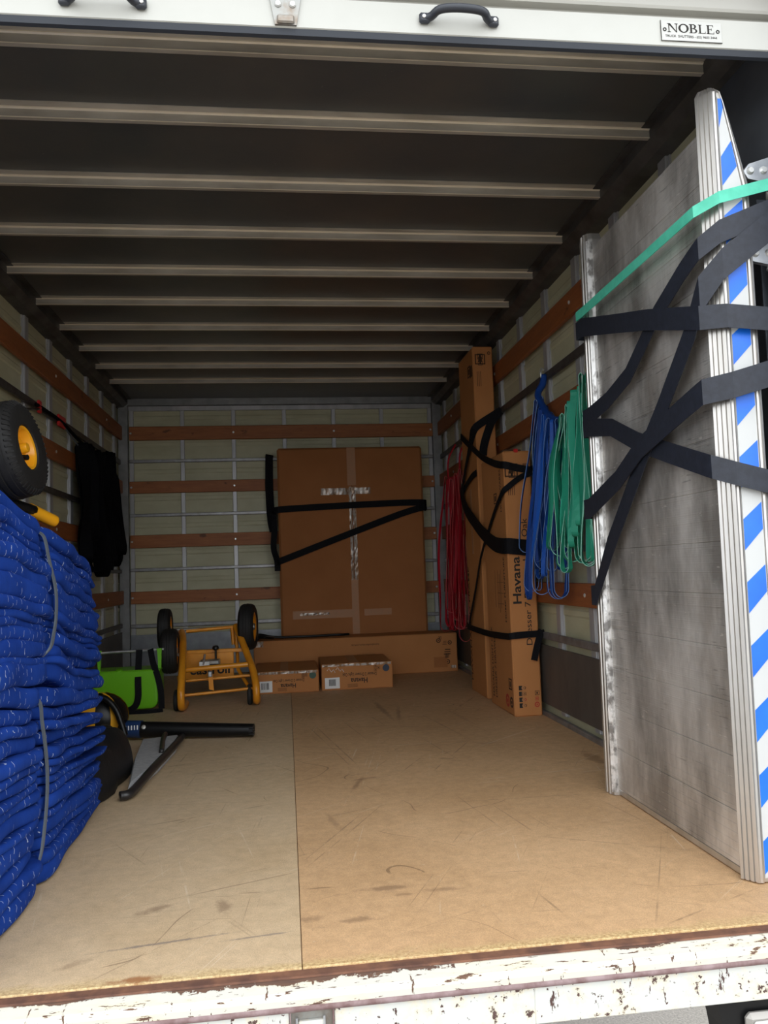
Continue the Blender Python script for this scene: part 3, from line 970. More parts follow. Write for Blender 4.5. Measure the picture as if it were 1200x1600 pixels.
# ================================================================== CARTONS
def carton(name, label, x0, x1, y0, y1, z0, z1, mat='card', c=.006, rot=0, cat='carton'):
    e = empty(name, ((x0 + x1) / 2, (y0 + y1) / 2, z0))
    tag(e, label, cat)
    MB().box(x0, x1, y0, y1, z0, z1, c).build('carton_body', mat, e)
    return e
def ybox(e, x0, x1, y, z0, z1, mat, name='printed_mark', t=.0008):
    return MB().box(x0, x1, y - t, y + .0002, z0, z1).build(name, mat, e)
def xbox(e, x, y0, y1, z0, z1, mat, name='printed_mark', t=.0008):
    return MB().box(x - t, x + .0002, y0, y1, z0, z1).build(name, mat, e)
def icon(e, kind, ctr, s, face, mat='print_brown'):
    """outlined square or ring mark on a -y or -x face"""
    m = MB()
    def bar(a0, a1, b0, b1):
        if face == 'y': m.box(ctr[0] + a0, ctr[0] + a1, ctr[1] - .0008, ctr[1] + .0002, ctr[2] + b0, ctr[2] + b1)
        else: m.box(ctr[0] - .0008, ctr[0] + .0002, ctr[1] - a1, ctr[1] - a0, ctr[2] + b0, ctr[2] + b1)
    h = s / 2; w = s * .1
    if kind == 'frame':
        bar(-h, h, h - w, h); bar(-h, h, -h, -h + w); bar(-h, -h + w, -h, h); bar(h - w, h, -h, h)
        bar(-h * .35, h * .35, -h * .5, h * .5)
    elif kind == 'ring':
        ax = (0, -1, 0) if face == 'y' else (-1, 0, 0)
        m.lathe([(h * .6, .0006), (h, .0006), (h, 0), (h * .6, 0)], 16, frame_to(ax, ctr))
        bar(-h * .25, h * .25, -h * .25, h * .25)
    elif kind == 'solid':
        bar(-h, h, -h, h)
    elif kind == 'bars':
        for k in range(4):
            a = -h + k * s / 4
            bar(a, a + s * .14, -h, h)
    elif kind == 'lines':
        for k in range(3):
            b_ = -h + k * s / 3
            bar(-h * (1.0 - .2 * k), h, b_, b_ + s * .12)
    return m.build('printed_mark', mat, e)
def barcode(e, x0, x1, y, z0, z1, face='y'):
    lab = MB().box(x0, x1, y - .0012, y + .0002, z0, z1).build('white_label', 'label_white', e)
    m = MB(); rnd = random.Random(int(x0 * 1000)); x = x0 + (x1 - x0) * .28
    while x < x0 + (x1 - x0) * .74:
        w_ = rnd.choice((.0015, .003, .0045))
        m.box(x, x + w_, y - .0018, y - .001, z0 + (z1 - z0) * .25, z0 + (z1 - z0) * .85)
        x += w_ + .003
    m.build('barcode', 'black_print', lab)

# big flat carton on the far wall
fb = carton('flat_carton', 'large flat brown carton strapped against the far wall', -.052, .966, 4.10, 4.30, 0, 1.55, 'card_dark', .014)
XS = .462
MB().box(XS - .0015, XS + .0015, 4.0985, 4.101, .02, 1.535).build('flap_seam', 'print_soft', fb)
MB().box(XS - .030, XS + .030, 4.0978, 4.1005, 1.28, 1.545).build('packing_tape', 'card_tape', fb)
# crinkled shiny tape down the seam
def crinkle(x0, x1, z0, z1, y, seed, nx, nzz, amp=.006):
    rnd = random.Random(seed); m = MB()
    for j in range(nzz + 1):
        for i in range(nx + 1):
            m.v.append(Vector((x0 + (x1 - x0) * i / nx + rnd.uniform(-1, 1) * .002, y - abs(rnd.gauss(0, amp)) - .001, z0 + (z1 - z0) * j / nzz)))
    k = len(m.v)
    m.v += [Vector((p.x, y + .001, p.z)) for p in m.v[:k]]
    for j in range(nzz):
        for i in range(nx):
            a = j * (nx + 1) + i
            m.f.append((a, a + 1, a + nx + 2, a + nx + 1))
            m.f.append((k + a, k + a + nx + 1, k + a + nx + 2, k + a + 1))
    for i in range(nx):
        m.f.append((i, k + i, k + i + 1, i + 1)); q = nzz * (nx + 1) + i
        m.f.append((q, q + 1, k + q + 1, k + q))
    for j in range(nzz):
        a = j * (nx + 1); b_ = a + nx + 1
        m.f.append((a, b_, k + b_, k + a)); a += nx; b_ += nx
        m.f.append((a, k + a, k + b_, b_))
    return m
crinkle(XS - .022, XS - .004, .62, 1.27, 4.0985, 1, 2, 26, .0035).build('shiny_tape', 'shiny_tape', fb)
crinkle(XS + .003, XS + .026, .62, 1.27, 4.0985, 2, 2, 26, .0035).build('shiny_tape', 'shiny_tape', fb)
crinkle(.245, XS - .002, 1.215, 1.262, 4.0985, 3, 14, 2, .002).build('shiny_tape', 'shiny_tape', fb)
crinkle(XS - .002, XS + .13, 1.218, 1.262, 4.0985, 4, 9, 2, .0015).build('shiny_tape', 'shiny_tape', fb)
MB().box(XS + .13, .92, 4.0982, 4.1005, 1.222, 1.262).build('packing_tape', 'card_dark', fb)
MB().box(XS - .024, XS + .024, 4.0982, 4.1005, .24, .62).build('packing_tape', 'card_tape', fb)
MB().box(.03, XS + .01, 4.0978, 4.1004, .365, .42).build('packing_tape', 'card_tape', fb)
MB().box(XS + .06, XS + .25, 4.0978, 4.1004, .372, .417).build('packing_tape', 'card_tape', fb)
crinkle(.08, .28, .388, .405, 4.0975, 7, 16, 2, .0015).build('shiny_tape', 'shiny_tape', fb)
# strap looped across it
strap('cargo_strap', 'black strap running level then doubling back across the flat carton', [(.99, 4.20, 1.145), (.972, 4.092, 1.145), (.80, 4.090, 1.148), (.46, 4.090, 1.140), (.10, 4.090, 1.128), (-.055, 4.090, 1.120), (-.075, 4.12, 1.112), (-.115, 4.20, 1.08)],
      .045, 'webbing_black', wid=[(1, 0, 0), NY, NY, NY, NY, (-.5, -.8, 0), (-1, 0, 0)], n=3, grp='straps on the far wall')
strap('cargo_strap', 'black strap slanting down to the left across the flat carton', [(.99, 4.20, 1.115), (.972, 4.088, 1.115), (.80, 4.085, 1.07), (.46, 4.085, .95), (.10, 4.085, .82), (-.052, 4.088, .765), (-.07, 4.15, .76)],
      .045, 'webbing_black', wid=[(1, 0, 0), NY, NY, NY, NY, (-.6, -.8, 0)], n=3, grp='straps on the far wall')
strap('hanging_strap', 'doubled black strap hanging from the far wall rail beside the flat carton', [(-.105, 4.300, 1.53), (-.108, 4.285, 1.50), (-.112, 4.275, 1.30), (-.105, 4.27, 1.08), (-.09, 4.265, .98)],
      .055, 'webbing_black', wid=[NY, NY, (-.3, -1, 0), NY], t=.012, n=4, grp='straps on the far wall')
strap('hanging_strap', 'lower black strap tail hanging at the flat carton left edge', [(-.085, 4.12, 1.09), (-.082, 4.12, .98), (-.090, 4.12, .86), (-.068, 4.11, .77), (-.066, 4.11, .70)],
      .040, 'webbing_black', wid=[(-.3, -1, 0), NY, (-.4, -1, 0), NY], t=.008, n=4, grp='straps on the far wall')

# long low carton
lb = carton('long_carton', 'long low carton lying along the foot of the far wall', -.228, 1.100, 3.79, 4.06, 0, .252, 'card', .005)
text('address_print', 'homebestfurniture.com.au', .012, (.58, 3.7892, .205), (-1, 0, 0), (0, 0, -1), 'print_brown', lb, width=.18, bold=.01)
text('address_print', 'HBU | HBU | HBU', .011, (.56, 3.7892, .140), (-1, 0, 0), (0, 0, -1), 'print_soft', lb, width=.125, bold=.008)
icon(lb, 'ring', (.975, 3.7895, .205), .030, 'y'); icon(lb, 'lines', (1.015, 3.7895, .192), .028, 'y'); icon(lb, 'ring', (1.05, 3.7895, .190), .028, 'y'); icon(lb, 'frame', (.985, 3.7895, .222), .020, 'y')
icon(lb, 'bars', (1.030, 3.7895, .105), .030, 'y'); icon(lb, 'ring', (1.032, 3.7895, .065), .032, 'y'); icon(lb, 'lines', (1.030, 3.7895, .135), .045, 'y')
MB().box(.94, 1.03, 3.7888, 3.791, .03, .098).build('packing_tape', 'card_dark', lb)
crinkle(1.052, 1.085, .022, .042, 3.789, 11, 4, 2, .003).build('shiny_tape', 'shiny_tape', lb)
crinkle(-.225, -.165, .215, .25, 3.789, 12, 5, 3, .003).build('shiny_tape', 'shiny_tape', lb)
cdp = smoothpath([(-.20, 3.82, .262), (-.21, 3.90, .268), (-.15, 3.95, .263), (-.10, 3.88, .264), (-.15, 3.80, .275), (-.205, 3.84, .285), (-.19, 3.93, .285), (-.08, 3.95, .262), (.10, 3.94, .260), (.40, 3.96, .260)], 5)
tag(MB().tube(cdp, .008, 8).build('extension_cable', 'black_plastic', smooth=True), 'looped black cord on the left end of the long low carton', 'cord')

# two small cartons with inverted print
def small_carton(label, x0, x1, y0, y1, h, rot, sticker):
    e = carton('small_carton', label, x0, x1, y0, y1, 0, h, 'card', .004)
    w_ = x1 - x0; yf = y0 - .0006
    MB().box(x0 + w_ * .40, x0 + w_ * .53, y0 + .004, y1 - .004, h - .0005, h + .0012).build('packing_tape', 'card_tape', e)
    crinkle(x0 + .005, x1 - .01, h - .016, h - .002, y0, int(x0 * 999) + 5, 24, 2, .0035).build('shiny_tape', 'shiny_tape', e)
    text('product_print', 'Havana', h * .19, (x0 + w_ * .64, yf, h * .42), (-1, 0, 0), (0, 0, -1), 'black_print', e, width=w_ * .235, bold=.02)
    text('product_print', 'Dresser 2 Drawer Light Oak', h * .125, (x0 + w_ * .77, yf, h * .62), (-1, 0, 0), (0, 0, -1), 'black_print', e, width=w_ * .48, bold=.008)
    barcode(e, x0 + w_ * .045, x0 + w_ * .045 + .085, yf, .010, .010 + .062)
    for k in range(3):
        ybox(e, x0 + w_ * .36, x0 + w_ * .50, yf, .014 + k * .007, .0165 + k * .007, 'print_soft')
    icon(e, 'frame', (x0 + w_ * .755, yf, h * .85), .018, 'y'); icon(e, 'frame', (x0 + w_ * .755, yf, h * .70), .016, 'y'); icon(e, 'frame', (x0 + w_ * .80, yf, h * .78), .016, 'y')
    d = MB().lathe([(.0004, .001), (.020, .001), (.020, 0), (.0004, 0)], 20, frame_to((0, -1, 0), (x0 + w_ * .905, yf, h * .76))).build('round_sticker', sticker, e)
    if rot:
        e.rotation_euler = (0, 0, rot)
    return e
a_ = small_carton('small carton with green dot sticker, nearer the orange trolley', -.205, .162, 3.212, 3.70, .125, 0, 'sticker_green')
b_ = small_carton('slightly larger small carton with dark round sticker, right of its twin', .178, .592, 3.225, 3.66, .150, 0, 'sticker_navy')
for k, (x, z) in enumerate(((.21, .112), (.235, .104), (.26, .115), (.285, .106))):
    MB().tube([(x, 3.2235, z), (x + .012, 3.2235, z + .014), (x + .022, 3.2235, z - .004)], .0016, 5).build('handwritten_mark', 'label_white', b_)

# dresser carton standing on end
db = carton('dresser_carton', 'carton lettered Havana standing on end by the blue bands', .993, 1.122, 2.104, 2.515, 0, 1.205, 'card', .006)
yf = 2.1034; xf = .9924
text('product_print', 'Havana', .038, (1.047, yf, .505), (0, 0, 1), (-1, 0, 0), 'black_print', db, width=.215, bold=.02)
text('product_print', 'Dresser 7 Drawer Light Oak', .027, (1.0895, yf, .318), (0, 0, 1), (-1, 0, 0), 'black_print', db, width=.575, bold=.004)
for k, mk in enumerate(('ring', 'ring', 'frame', 'ring')):
    ybox(db, 1.016, 1.0315, yf, .040 + k * .026, .060 + k * .026, 'black_print')
    icon(db, mk, (1.036, yf - .0008, .050 + k * .026), .016, 'y', 'card_tape')
    icon(db, mk, (1.043, yf, .050 + k * .026), .013, 'y', 'print_red' if k == 1 else 'print_brown')
icon(db, 'ring', (1.098, yf, .052), .024, 'y', 'print_red'); icon(db, 'frame', (1.098, yf, .078), .016, 'y', 'print_red'); icon(db, 'frame', (1.100, yf, .103), .020, 'y')
# top label of dresser carton
for (a, c_, s_) in ((1.028, 1.115, .07),):
    icon(db, 'frame', (a, yf, c_), .062, 'y'); icon(db, 'frame', (a + .002, yf, c_ - .02), .03, 'y', 'black_print')
icon(db, 'bars', (1.095, yf, 1.135), .022, 'y'); icon(db, 'ring', (1.080, yf, 1.125), .020, 'y')
for k in range(4):
    ybox(db, 1.010 + k * .009, 1.013 + k * .009, yf, 1.00, 1.055, 'print_soft')
MB().box(.995, 1.085, 2.118, 2.16, 1.2052, 1.2135, .003).build('torn_flap', 'print_brown', db)
MB().box(1.045, 1.064, 2.100, 2.14, 1.197, 1.2145, .003).build('red_tape', 'red_plastic', db)
# side print
text('side_print', 'HAVANA LIGHT OAK', .030, (xf, 2.44, .045), (0, 0, 1), (0, 1, 0), 'print_brown', db, width=.34, bold=.01)
text('side_print', 'DRESSER 7 DRAWER', .030, (xf, 2.39, .045), (0, 0, 1), (0, 1, 0), 'print_brown', db, width=.30, bold=.01)
text('side_print', 'HOME FURNITURE', .022, (xf, 2.165, .42), (0, 0, 1), (0, 1, 0), 'print_brown', db, width=.30, bold=.02)
text('side_print', 'HOMEWARES', .024, (xf, 2.165, .93), (0, 0, 1), (0, 1, 0), 'print_brown', db, width=.20, bold=.02)
for k in range(3):
    xbox(db, xf, 2.20, 2.30, .50 + k * .05, .5025 + k * .05, 'print_soft'); xbox(db, xf, 2.26, 2.263, .46 + k * .06, .54 + k * .05, 'print_soft')
    xbox(db, xf, 2.34 - .05 * k, 2.342 - .05 * k, .48, .66, 'print_soft')
icon(db, 'frame', (xf, 2.155, .14), .05, 'x'); icon(db, 'ring', (xf, 2.21, .06), .06, 'x', 'print_red'); icon(db, 'ring', (xf, 2.145, .06), .05, 'x'); icon(db, 'frame', (xf, 2.27, 1.00), .05, 'x')

# tallest carton
tb = carton('tall_carton', 'tallest carton, standing on end against the right wall', 1.000, 1.108, 2.625, 2.965, 0, 1.845, 'card', .006)
icon(tb, 'frame', (1.040, 2.6245, 1.775), .055, 'y'); icon(tb, 'frame', (1.040, 2.6245, 1.79), .030, 'y', 'black_print'); icon(tb, 'frame', (1.040, 2.6245, 1.755), .024, 'y', 'black_print')
icon(tb, 'ring', (1.088, 2.6245, 1.808), .018, 'y')
for k in range(3):
    ybox(tb, 1.020 + k * .009, 1.023 + k * .009, 2.6245, 1.63, 1.71, 'print_soft')
icon(tb, 'frame', (.9994, 2.72, 1.73), .06, 'x'); icon(tb, 'bars', (.9994, 2.67, 1.72), .06, 'x')
text('side_print', 'HAVANA BED FRAME', .035, (.9994, 2.92, .06), (0, 0, 1), (0, 1, 0), 'print_brown', tb, width=.62, bold=.01)
MB().box(.9988, 1.0006, 2.78, 2.82, .75, 1.10).build('packing_tape', 'card_tape', tb)

# straps round the two upright cartons
G2 = 'straps round the upright cartons'
strap('carton_strap', 'black strap from the wall rail bending down over the tall carton edge', [(1.136, 2.60, 1.497), (1.09, 2.605, 1.468), (1.03, 2.612, 1.432), (.992, 2.622, 1.40), (.985, 2.68, 1.345), (.985, 2.80, 1.25), (.985, 2.90, 1.15), (.985, 2.93, 1.06)],
      .040, 'webbing_black', wid=[NY, NY, NY, (-.7, -.7, 0), NX, NX, NX], n=3, grp=G2)
strap('carton_strap', 'short black strap strand hanging from the wall rail down the tall carton front', [(1.130, 2.598, 1.49), (1.085, 2.603, 1.44), (1.055, 2.607, 1.37), (1.036, 2.608, 1.31), (1.028, 2.606, 1.26)],
      .042, 'webbing_black', wid=[NY, NY, NY, NY], n=4, grp=G2)
strap('carton_strap', 'black strap slanting from tall carton down over the Havana carton top', [(.987, 2.93, 1.415), (.987, 2.80, 1.36), (.988, 2.648, 1.298), (.986, 2.45, 1.225), (.984, 2.25, 1.17), (.982, 2.13, 1.145), (1.00, 2.094, 1.138), (1.05, 2.094, 1.125), (1.118, 2.094, 1.112), (1.128, 2.12, 1.110)],
      .034, 'webbing_black', wid=[NX, NX, NX, NX, NX, (-.8, -.5, 0), NY, NY, NY], n=3, grp=G2)
strap('carton_strap', 'narrow black strap zigzagging down the Havana carton side to its foot', [(1.126, 2.094, 1.10), (1.07, 2.093, 1.082), (1.00, 2.093, 1.032), (.983, 2.12, 1.01), (.984, 2.25, .945), (.984, 2.372, .866), (.984, 2.566, .73), (.985, 2.72, .56), (.985, 2.871, .404), (.985, 2.90, .36)],
      .026, 'webbing_black', wid=[NY, NY, (-.7, -.7, 0), NX, NX, NX, NX, NX, NX], n=3, grp=G2)
strap('carton_strap', 'wide black strap sweeping down to a broad band across the Havana carton', [(.986, 2.97, 1.13), (.981, 2.92, 1.06), (.979, 2.82, .985), (.978, 2.68, .925), (.978, 2.55, .87), (.978, 2.40, .82), (.978, 2.26, .783), (.978, 2.13, .770), (.998, 2.088, .768), (1.06, 2.088, .760), (1.128, 2.088, .752)],
      .072, 'webbing_black', wid=[NX, NX, NX, NX, NX, NX, (-.8, -.6, 0), NY, NY], n=3, grp=G2)
strap('carton_strap', 'black strap wrapped level round both cartons near the floor', [(.990, 2.972, .36), (.984, 2.94, .352), (.984, 2.80, .348), (.984, 2.46, .346), (.984, 2.15, .357), (.990, 2.096, .362), (1.05, 2.092, .366), (1.128, 2.094, .368), (1.15, 2.12, .37)],
      .030, 'webbing_black', wid=[NX, NX, NX, NX, (-.8, -.6, 0), NY, NY, (.5, -1, 0)], n=3, grp=G2)
strap('carton_strap', 'loose black strap tail hanging over the Havana carton corner', [(1.130, 2.088, .385), (1.120, 2.085, .36), (1.104, 2.085, .31), (1.088, 2.085, .250)],
      .030, 'webbing_black', wid=[NY, NY, NY], n=3, grp=G2)
strap('carton_strap', 'small black strap end running across the tall carton side behind the red bands', [(.992, 2.95, 1.10), (.990, 2.85, 1.13), (.990, 2.72, 1.16), (.994, 2.63, 1.17)],
      .034, 'webbing_black', wid=[NX, NX, NX], n=3, grp=G2)

# ================================================================== HANGING BANDS
def band(mat, top, bot, spread, h, seed, w=.022, name='moving_band', knot=True, lean=(0, 0, 0), t=.0022):
    """closed loop of flat rubber band hanging over a strap: two strands and a bottom bend"""
    rnd = random.Random(seed)
    top = Vector(top); hz = Vector((math.cos(h), math.sin(h), 0)); pz = Vector((-math.sin(h), math.cos(h), 0))
    L = top.z - bot
    def strand(sg):
        out = []; n = 9
        ph, am = rnd.uniform(0, 6.28), rnd.uniform(.006, .018)
        dv = Vector((rnd.uniform(-.014, .010), rnd.uniform(-.040, .040), 0))
        for k in range(n):
            f = k / (n - 1)
            off = hz * sg * (spread * (.25 + .75 * math.sin(math.pi * min(1, f * .95) * .62)))
            wob = (hz * math.sin(ph + 5 * f) + pz * math.cos(ph * 1.7 + 4 * f)) * am * math.sin(math.pi * f)
            out.append(top + Vector((0, 0, -1)) * L * f * (1 - .0) + off + wob + dv * math.sin(math.pi * f) + Vector(lean) * f)
        return out
    A = strand(-1); B = strand(1)
    bend = []
    rb = (B[-1] - A[-1]).length / 2; cb = (A[-1] + B[-1]) / 2
    for k in range(1, 6):
        a = math.pi * k / 6
        bend.append(cb - hz * rb * math.cos(a) + Vector((0, 0, -1)) * rb * 1.25 * math.sin(a))
    tb_ = [top + hz * spread * .25 + Vector((0, 0, .012)), top + Vector((0, 0, .022)), top - hz * spread * .25 + Vector((0, 0, .012))]
    P = A + bend + B[::-1] + tb_
    P = smoothpath(P, 2, True)
    n = len(P); W = []
    tw = rnd.uniform(-1.5, 1.5); tw2 = rnd.uniform(-1.5, 1.5)
    zl = min(p.z for p in P)
    for i, p in enumerate(P):
        f = max(0, min(1, (top.z - p.z) / L))
        side = tw if (p - top).dot(hz) < 0 else tw2
        an = side * math.sin(math.pi * f)
        W.append(pz * math.cos(an) + hz * math.sin(an))
    m = MB().strip(P, W, w, t, True)
    if False:
        K = [top + pz * 0 + Vector((0, 0, .026)), top + hz * .016 + Vector((0, 0, .010)), top + Vector((0, 0, -.012)), top - hz * .016 + Vector((0, 0, .010))]
        K = smoothpath(K, 3, True)
        m.strip(K, [pz] * len(K), w * 1.1, t * 2, True)
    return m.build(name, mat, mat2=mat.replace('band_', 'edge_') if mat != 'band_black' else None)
rnd = random.Random(3)
# blue: hitched along a sagging strap between the rail hook and the green bunch
nb = 18
for k in range(nb):
    f = k / (nb - 1)
    x = 1.085 + .02 * math.sin(k * 2.1); y = 1.850 - .27 * f; z = 1.395 - .165 * (1 - (1 - f) ** 2)
    bt = .57 + .20 * rnd.random() - (.04 if k % 4 == 0 else 0)
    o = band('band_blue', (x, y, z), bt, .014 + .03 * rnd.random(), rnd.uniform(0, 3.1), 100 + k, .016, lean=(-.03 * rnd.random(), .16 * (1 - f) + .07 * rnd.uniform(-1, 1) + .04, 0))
    tag(o, 'blue rubber moving band hanging in the blue bunch', 'band', 'blue bands hanging on the right wall')
nb = 15
for k in range(nb):
    f = k / (nb - 1)
    x = 1.075 + .022 * math.sin(k * 1.7); y = 1.545 - .29 * f; z = 1.215 + .115 * f ** 1.3
    bt = .655 + .20 * rnd.random() ** 1.3 + .03 * f
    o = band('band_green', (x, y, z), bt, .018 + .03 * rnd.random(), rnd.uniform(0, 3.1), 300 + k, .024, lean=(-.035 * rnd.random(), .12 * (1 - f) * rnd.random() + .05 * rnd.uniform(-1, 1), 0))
    tag(o, 'green rubber moving band hanging in the green bunch', 'band', 'green bands hanging on the right wall')
nb = 13
for k in range(nb):
    f = k / (nb - 1)
    x = 1.07 + .02 * math.sin(k * 1.9); y = 3.36 + .36 * f; z = 1.265 - .04 * math.sin(math.pi * f)
    bt = .27 + .18 * rnd.random()
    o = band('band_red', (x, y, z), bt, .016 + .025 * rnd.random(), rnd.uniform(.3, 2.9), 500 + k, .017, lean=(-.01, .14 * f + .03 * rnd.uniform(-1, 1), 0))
    tag(o, 'red rubber moving band hanging in the red bunch', 'band', 'red bands hanging on the right wall')
nb = 20
for k in range(nb):
    f = k / (nb - 1)
    x = -1.085 + .022 * math.sin(k * 2.3); y = 3.00 + .66 * f; z = 1.40 + .05 * f - .03 * math.sin(math.pi * f)
    bt = .84 + .10 * rnd.random() - .10 * (k % 3 == 0)
    o = band('band_black', (x, y, z), bt, .026 + .03 * rnd.random(), rnd.uniform(.9, 2.2), 700 + k, .062, 'webbing_loop', lean=(.02, .20 * f, 0), t=.004)
    tag(o, 'black webbing loop hanging in the bunch on the left wall', 'strap', 'black loops hanging on the left wall')
# hangers that carry the bunches
def hanger(label, pts, r, mat, cat='strap'):
    return tag(MB().tube(smoothpath(pts, 4), r, 8).build('hanger_strap', mat, smooth=True), label, cat)
hanger('cord carrying the blue bands from the hook on the steel rail', [(1.125, 1.87, 1.50), (1.118, 1.865, 1.46), (1.088, 1.85, 1.408), (1.085, 1.76, 1.325), (1.085, 1.66, 1.265), (1.085, 1.56, 1.242)], .015, 'band_blue')
hanger('cord carrying the green bands up to the rail behind the ramp', [(1.078, 1.56, 1.238), (1.075, 1.45, 1.25), (1.075, 1.35, 1.29), (1.078, 1.25, 1.345), (1.110, 1.16, 1.49)], .014, 'band_green')
hanger('cord carrying the red bands below the steel rail', [(1.128, 3.34, 1.495), (1.075, 3.35, 1.38), (1.07, 3.37, 1.28), (1.07, 3.54, 1.235), (1.07, 3.71, 1.28), (1.08, 3.72, 1.40), (1.128, 3.71, 1.495)], .006, 'band_red')
hk = MB().tube(smoothpath([(1.128, 1.872, 1.522), (1.118, 1.870, 1.528), (1.112, 1.868, 1.512), (1.114, 1.868, 1.47), (1.108, 1.866, 1.445)], 4), .005, 8)
tag(hk.build('wall_hook', 'zinc', smooth=True), 'small bright hook over the rail above the blue bands', 'hook')
hanger('black strap carrying the black loops along the left rail', [(-1.128, 2.35, 1.495), (-1.125, 2.75, 1.49), (-1.09, 3.0, 1.425), (-1.085, 3.33, 1.41), (-1.085, 3.66, 1.465), (-1.128, 3.80, 1.495)], .009, 'band_black')
hanger('thin pale cord hanging from the red tab toward the black loops', [(-1.125, 2.80, 1.475), (-1.11, 2.92, 1.43), (-1.10, 3.02, 1.40)], .004, 'cord_grey', 'cord')
# red tabs on left rail
for (y, lab) in ((2.375, 'red strap tab on the left rail nearer the tyre'), (2.70, 'red strap tab on the left rail nearer the black loops')):
    L_ = .035 if y < 2.5 else .12
    m = MB().box(-1.154 + .02, -1.120, y, y + L_, 1.462, 1.522, .004)
    tag(m.build('red_tab', 'red_plastic'), lab, 'strap')

# ================================================================== BLUE BLANKETS
def sstep(a, b, x):
    t = max(0, min(1, (x - a) / (b - a)))
    return t * t * (3 - 2 * t)
def lerp(a, b, t): return a + (b - a) * t
def interp(tab, x):
    if x <= tab[0][0]: return tab[0][1]
    for (x0, v0), (x1, v1) in zip(tab, tab[1:]):
        if x <= x1: return lerp(v0, v1, sstep(0, 1, (x - x0) / (x1 - x0)))
    return tab[-1][1]
LOW_T = [(0, .50), (.20, .478), (.43, .452), (.62, .420), (.82, .390), (1.08, .370)]
UP_B = [(0, .503), (.20, .481), (.43, .466), (.55, .462), (.75, .408), (.90, .388), (1.08, .375)]
UP_T = [(0, .985), (.25, .965), (.45, .928), (.55, .908), (.75, .872), (.90, .845), (1.08, .80)]
def blanket(lower, f, fn, idx):
    """one folded blanket: f..fn its slot in the bundle height (0..1)"""
    rnd = random.Random(900 + idx + (50 if lower else 0))
    p1, p2, p3 = rnd.uniform(0, 6.28), rnd.uniform(0, 6.28), rnd.uniform(0, 6.28)
    yc = .465 if lower else .545
    y0 = -.02 + rnd.uniform(-.015, .015)
    y1 = 1.065 + rnd.uniform(-.055, .030)
    dr_ = rnd.uniform(.0, .018); thin = rnd.uniform(.70, .98)
    xf0 = -.552 + rnd.uniform(-.010, .010)
    if not lower: xf0 -= .015 * f
    m = MB(); m.uv = []
    NY_ = 44; NXs = 6; NN = 9
    yo = rnd.uniform(0, .03)
    for j in range(NY_ + 1):
        v = j / NY_
        v = v if v < .9 else .9 + .1 * (1 - (1 - (v - .9) / .1) ** 1.6)
        y = lerp(y0, y1, v)
        e = max(0, (y - (y1 - .028)) / .028); e2 = max(0, ((y0 + .028) - y) / .028)
        endr = math.sqrt(max(.0, 1 - min(1, max(e, e2)) ** 2)) * .92 + .08
        lo = 0.003 if lower else interp(UP_B, y)
        hi = interp(LOW_T, y) if lower else interp(UP_T, y)
        za, zb = lerp(lo, hi, f), lerp(lo, hi, fn)
        th = (zb - za)
        wav = .0035 * math.sin(7 * y + 1.3 * f) + .0020 * math.sin(19 * y + p2)
        if lower and f < .04: wav = abs(wav) * .2
        zc = (za + zb) / 2 + wav - (0 if lower and f < .1 else dr_ * sstep(.70, 1.08, y))
        pinch = math.exp(-((y - yc) / .030) ** 2)
        xf = xf0 - .022 * pinch + .007 * math.sin(6.5 * y + p3) + .003 * math.sin(23 * y + p1)
        xf -= .012 * sstep(.95, 1.08, y)
        th2 = th * (.985 - .05 * pinch) * lerp(1, thin, sstep(.62, 1.0, y)) * lerp(thin * .9 + .1, 1, sstep(.0, .25, y)) * endr
        R = th2 / 2; D = min(.016, R * 1.1)
        row = []; arc = 0
        def drop(x):
            t = sstep(-.86, -.555, x)
            return (-(.085 * f + .015) * t) if not lower else 0.0
        def crown(x):
            return 0.0 if lower else .06 * f * (1 - sstep(-1.0, -.62, x))
        xs = [lerp(-1.118, xf - D, i / NXs) for i in range(NXs + 1)]
        for i in range(NXs):
            x = xs[i]; row.append((x, y, zc + R + drop(x) + crown(x)))
        for k in range(NN):
            a = math.pi / 2 - math.pi * k / (NN - 1)
            ca, sa = max(0, math.cos(a)), math.sin(a)
            x = xf - D + D * ca ** .7
            row.append((x, y, zc + R * math.copysign(abs(sa) ** .8, sa) + drop(xf) + crown(xf)))
        for i in range(NXs - 1, -1, -1):
            x = xs[i]; row.append((x, y, zc - R + drop(x) + crown(x)))
        last = None
        for q in row:
            q = Vector(q)
            if last is not None: arc += (q - last).length
            last = q
            m.v.append(q); m.uv.append((y + yo + .15 * idx, arc + idx * .113))
    nrw = 2 * NXs + NN
    for j in range(NY_):
        for i in range(nrw):
            k = (i + 1) % nrw
            m.f.append((j * nrw + i, j * nrw + k, (j + 1) * nrw + k, (j + 1) * nrw + i))
    m.f.append(tuple(range(nrw))[::-1]); m.f.append(tuple(NY_ * nrw + i for i in range(nrw)))
    return m.build('moving_blanket', 'blanket', smooth='auto')
NL, NU = 15, 14
def slots(n, seed):
    r = random.Random(seed); w = [r.choice((.6, .8, 1.0, 1.15, 1.5)) for _ in range(n)]
    s_ = sum(w); acc = 0; out = []
    for a in w:
        out.append((acc / s_, (acc + a) / s_)); acc += a
    return out
ordw = ['bottom', 'second', 'third', 'fourth', 'fifth', 'sixth', 'seventh', 'eighth', 'ninth', 'tenth', 'eleventh', 'twelfth', 'thirteenth', 'fourteenth', 'fifteenth']
for k, (a, c_) in enumerate(slots(NL, 5)):
    o = blanket(True, a, c_, k)
    lab = 'blue quilted moving blanket, %s' % ('bottom one of the lower bundle on the floor' if k == 0 else 'top one of the lower bundle' if k == NL - 1 else '%s from the floor in the lower bundle' % ordw[k])
    tag(o, lab, 'blanket', 'folded blue moving blankets')
